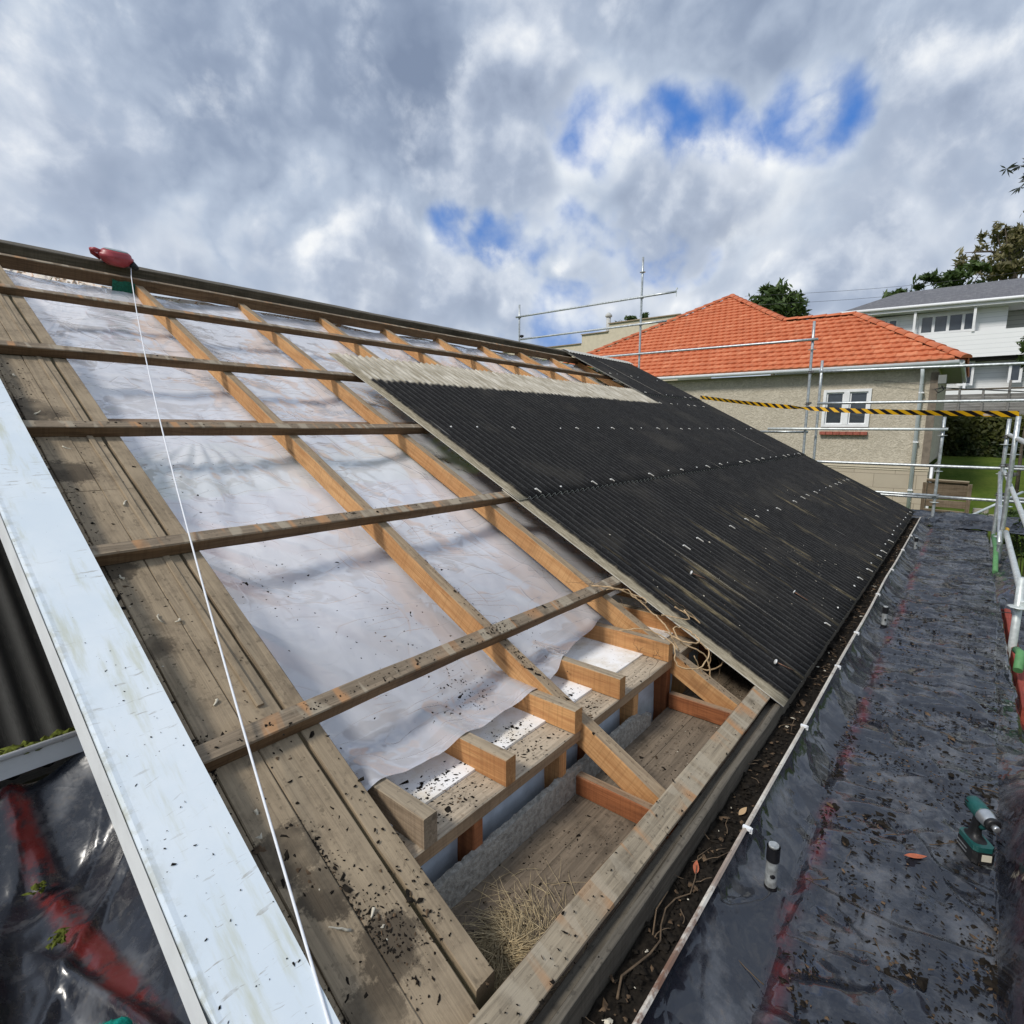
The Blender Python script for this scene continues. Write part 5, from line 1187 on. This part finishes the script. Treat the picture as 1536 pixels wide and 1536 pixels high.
n1 = t.noise(Dw, 4.2, 6, .52, .0); 
def puff(v):
    acc = None
    for sc_, w_ in ((3.0, .55), (6.2, .36), (12.5, .22), (26.0, .10), (55.0, .045)):
        k = t.math('MULTIPLY', t.math('ABSOLUTE', t.math('SUBTRACT', t.noise(v, sc_, 0, .5, 0), .5)), 2.6 * w_)
        acc = k if acc is None else t.math('ADD', acc, k)
    return acc                                     # billows, about 0 .. 1, mean .4
v1 = puff(Dw)
warp = t.math('ADD', t.math('MULTIPLY', t.math('SUBTRACT', n1, .5), 1.1), t.math('MULTIPLY', t.math('SUBTRACT', v1, .36), .9))
D0 = D; D = t.vmath('NORMALIZE', Dw)
gap = blobs([(885, 180, 80, .76), (930, 205, 75, .80), (1000, 198, 75, .82), (1060, 190, 65, .65), (1230, 165, 80, .78), (1275, 155, 55, .65), (1110, 228, 62, .68), (690, 345, 60, .66), (745, 357, 60, .76), (800, 352, 60, .74), (860, 347, 60, .68), (930, 352, 60, .62), (985, 372, 66, .84), (1040, 385, 50, .6), (850, 470, 80, .70), (1000, 420, 60, .55), (905, 420, 60, .5), (790, 395, 50, .45)], 'MAXIMUM')
D = D0
dk = blobs([(480, 110, 460, .20), (180, 90, 360, .18), (1000, 20, 360, .24), (1430, 110, 280, .14), (660, 250, 170, .28), (330, 300, 230, .18), (1080, 340, 90, .12), (1420, 330, 170, .12), (960, 330, 110, .18), (250, 420, 170, .10)])
n1d = t.noise(Dw, 9.0, 9, .62, .0)
warp = t.math('ADD', warp, t.math('MULTIPLY', t.math('SUBTRACT', n1d, .5), .75))
dens = t.math('SUBTRACT', t.math('ADD', .50, t.math('ADD', t.math('MULTIPLY', warp, 1.0), t.math('MULTIPLY', dk, .6))), t.math('MULTIPLY', gap, .95))
alpha = t.rng(dens, -.42, .26)
br = blobs([(790, 165, 150, .45), (1000, 280, 180, .26), (560, 440, 260, .32), (880, 420, 240, .14), (40, 230, 220, .38), (1330, 240, 220, .22), (1130, 270, 120, .15), (600, 330, 120, .2), (420, 460, 200, .2), (1250, 430, 240, .22), (120, 330, 200, .12)])
# light from the upper left: compare the cloud field with itself a little toward the light
off_ = pdir(700, 60) - pdir(768, 200)
Ds = t.vmath('ADD', Dw, tuple(off_ * .22)); v1b = puff(Ds)
shade = t.math('MULTIPLY', t.math('SUBTRACT', v1, v1b), .75)
lit = t.math('ADD', t.math('SUBTRACT', t.math('ADD', .50, t.math('ADD', shade, t.math('ADD', t.math('MULTIPLY', t.math('SUBTRACT', n1, .5), 1.0), t.math('ADD', t.math('MULTIPLY', t.math('SUBTRACT', v1, .36), .35), t.math('MULTIPLY', t.math('SUBTRACT', n1d, .5), .60))))), t.math('MULTIPLY', dk, .8)), br)
lit = t.math('ADD', t.math('MULTIPLY', lit, .80), .11)
edge = t.rng(dens, .05, .40, .08, 0)
lit = t.math('ADD', lit, edge)
ccol = t.ramp(lit, [(0.0, (2.2, 2.8, 4.0)), (.28, (3.1, 3.8, 5.1)), (.54, (4.8, 5.6, 6.9)), (.78, (7.3, 7.9, 8.7)), (1.0, (9.8, 10.0, 10.0))])
# separate heaps of cumulus with lit tops and grey bases
CU = [(775, 175, 120, .85), (715, 240, 130, .75), (820, 255, 90, .7), (1000, 310, 130, .85), (915, 315, 100, .7), (1085, 285, 100, .7), (1330, 265, 170, .75), (1430, 280, 170, .7), (1200, 310, 120, .65), (575, 385, 100, .75), (700, 445, 140, .75), (560, 445, 140, .8), (880, 410, 70, .7), (960, 450, 90, .65), (1150, 425, 130, .75), (1300, 440, 140, .75), (50, 250, 180, .7), (420, 470, 130, .6), (1450, 390, 130, .6), (190, 340, 160, .45), (330, 410, 150, .45)]
def heap(v, pf):
    global D
    k0 = D; D = v; r_ = blobs(CU, 'SMOOTH_MAX'); D = k0
    return t.math('ADD', r_, t.math('MULTIPLY', t.math('SUBTRACT', pf, .36), 1.15))
upo = pdir(735, 90) - pdir(768, 180)
Du = t.vmath('NORMALIZE', t.vmath('ADD', Dw, tuple(upo * .42))); vu = puff(Du)
h0 = t.math('ADD', heap(t.vmath('NORMALIZE', Dw), v1), t.math('MULTIPLY', t.math('SUBTRACT', n1d, .5), 1.5)); h1 = heap(Du, vu)
a2 = t.rng(t.math('SUBTRACT', h0, t.math('MULTIPLY', gap, .36)), .24, .74)
l2 = t.math('ADD', .49, t.math('ADD', t.math('MULTIPLY', t.math('SUBTRACT', h0, h1), 1.05), t.math('MULTIPLY', t.math('SUBTRACT', .75, h0), .22)))
l2 = t.math('SUBTRACT', l2, t.math('MULTIPLY', dk, .35))
c2 = t.ramp(l2, [(0.0, (2.8, 3.4, 4.6)), (.34, (4.0, 4.7, 6.0)), (.62, (6.4, 7.0, 8.0)), (.85, (8.8, 9.1, 9.5)), (1.0, (9.9, 10.0, 10.0))])
hs = t.new('ShaderNodeHueSaturation'); hs.inputs[1].default_value = 1.25; hs.inputs[2].default_value = 1.0; t.put(hs.inputs[4], sky.outputs[0])
blue = t.mix(.75, hs.outputs[0], (.75, 2.35, 7.0))
up_only = t.rng(dz[2], -.02, .03)
skyc = t.mix(alpha, blue, ccol); skyc = t.mix(t.math('MULTIPLY', a2, .85), skyc, c2)
skyc = t.mix(t.rng(dz[2], .10, -.02, 0, .5), skyc, (6.6, 7.0, 7.3))
t.put(bg.inputs[0], t.mix(up_only, (1.2, 1.25, 1.2), skyc))
# ------------------------------------------------------------------ render settings
scn.render.engine = 'CYCLES'; scn.cycles.use_denoising = True; scn.cycles.max_bounces = 6; scn.cycles.diffuse_bounces = 3; scn.cycles.transparent_max_bounces = 12
scn.view_settings.view_transform = 'Standard'; scn.view_settings.look = 'None'; scn.view_settings.exposure = 0; scn.view_settings.gamma = 1
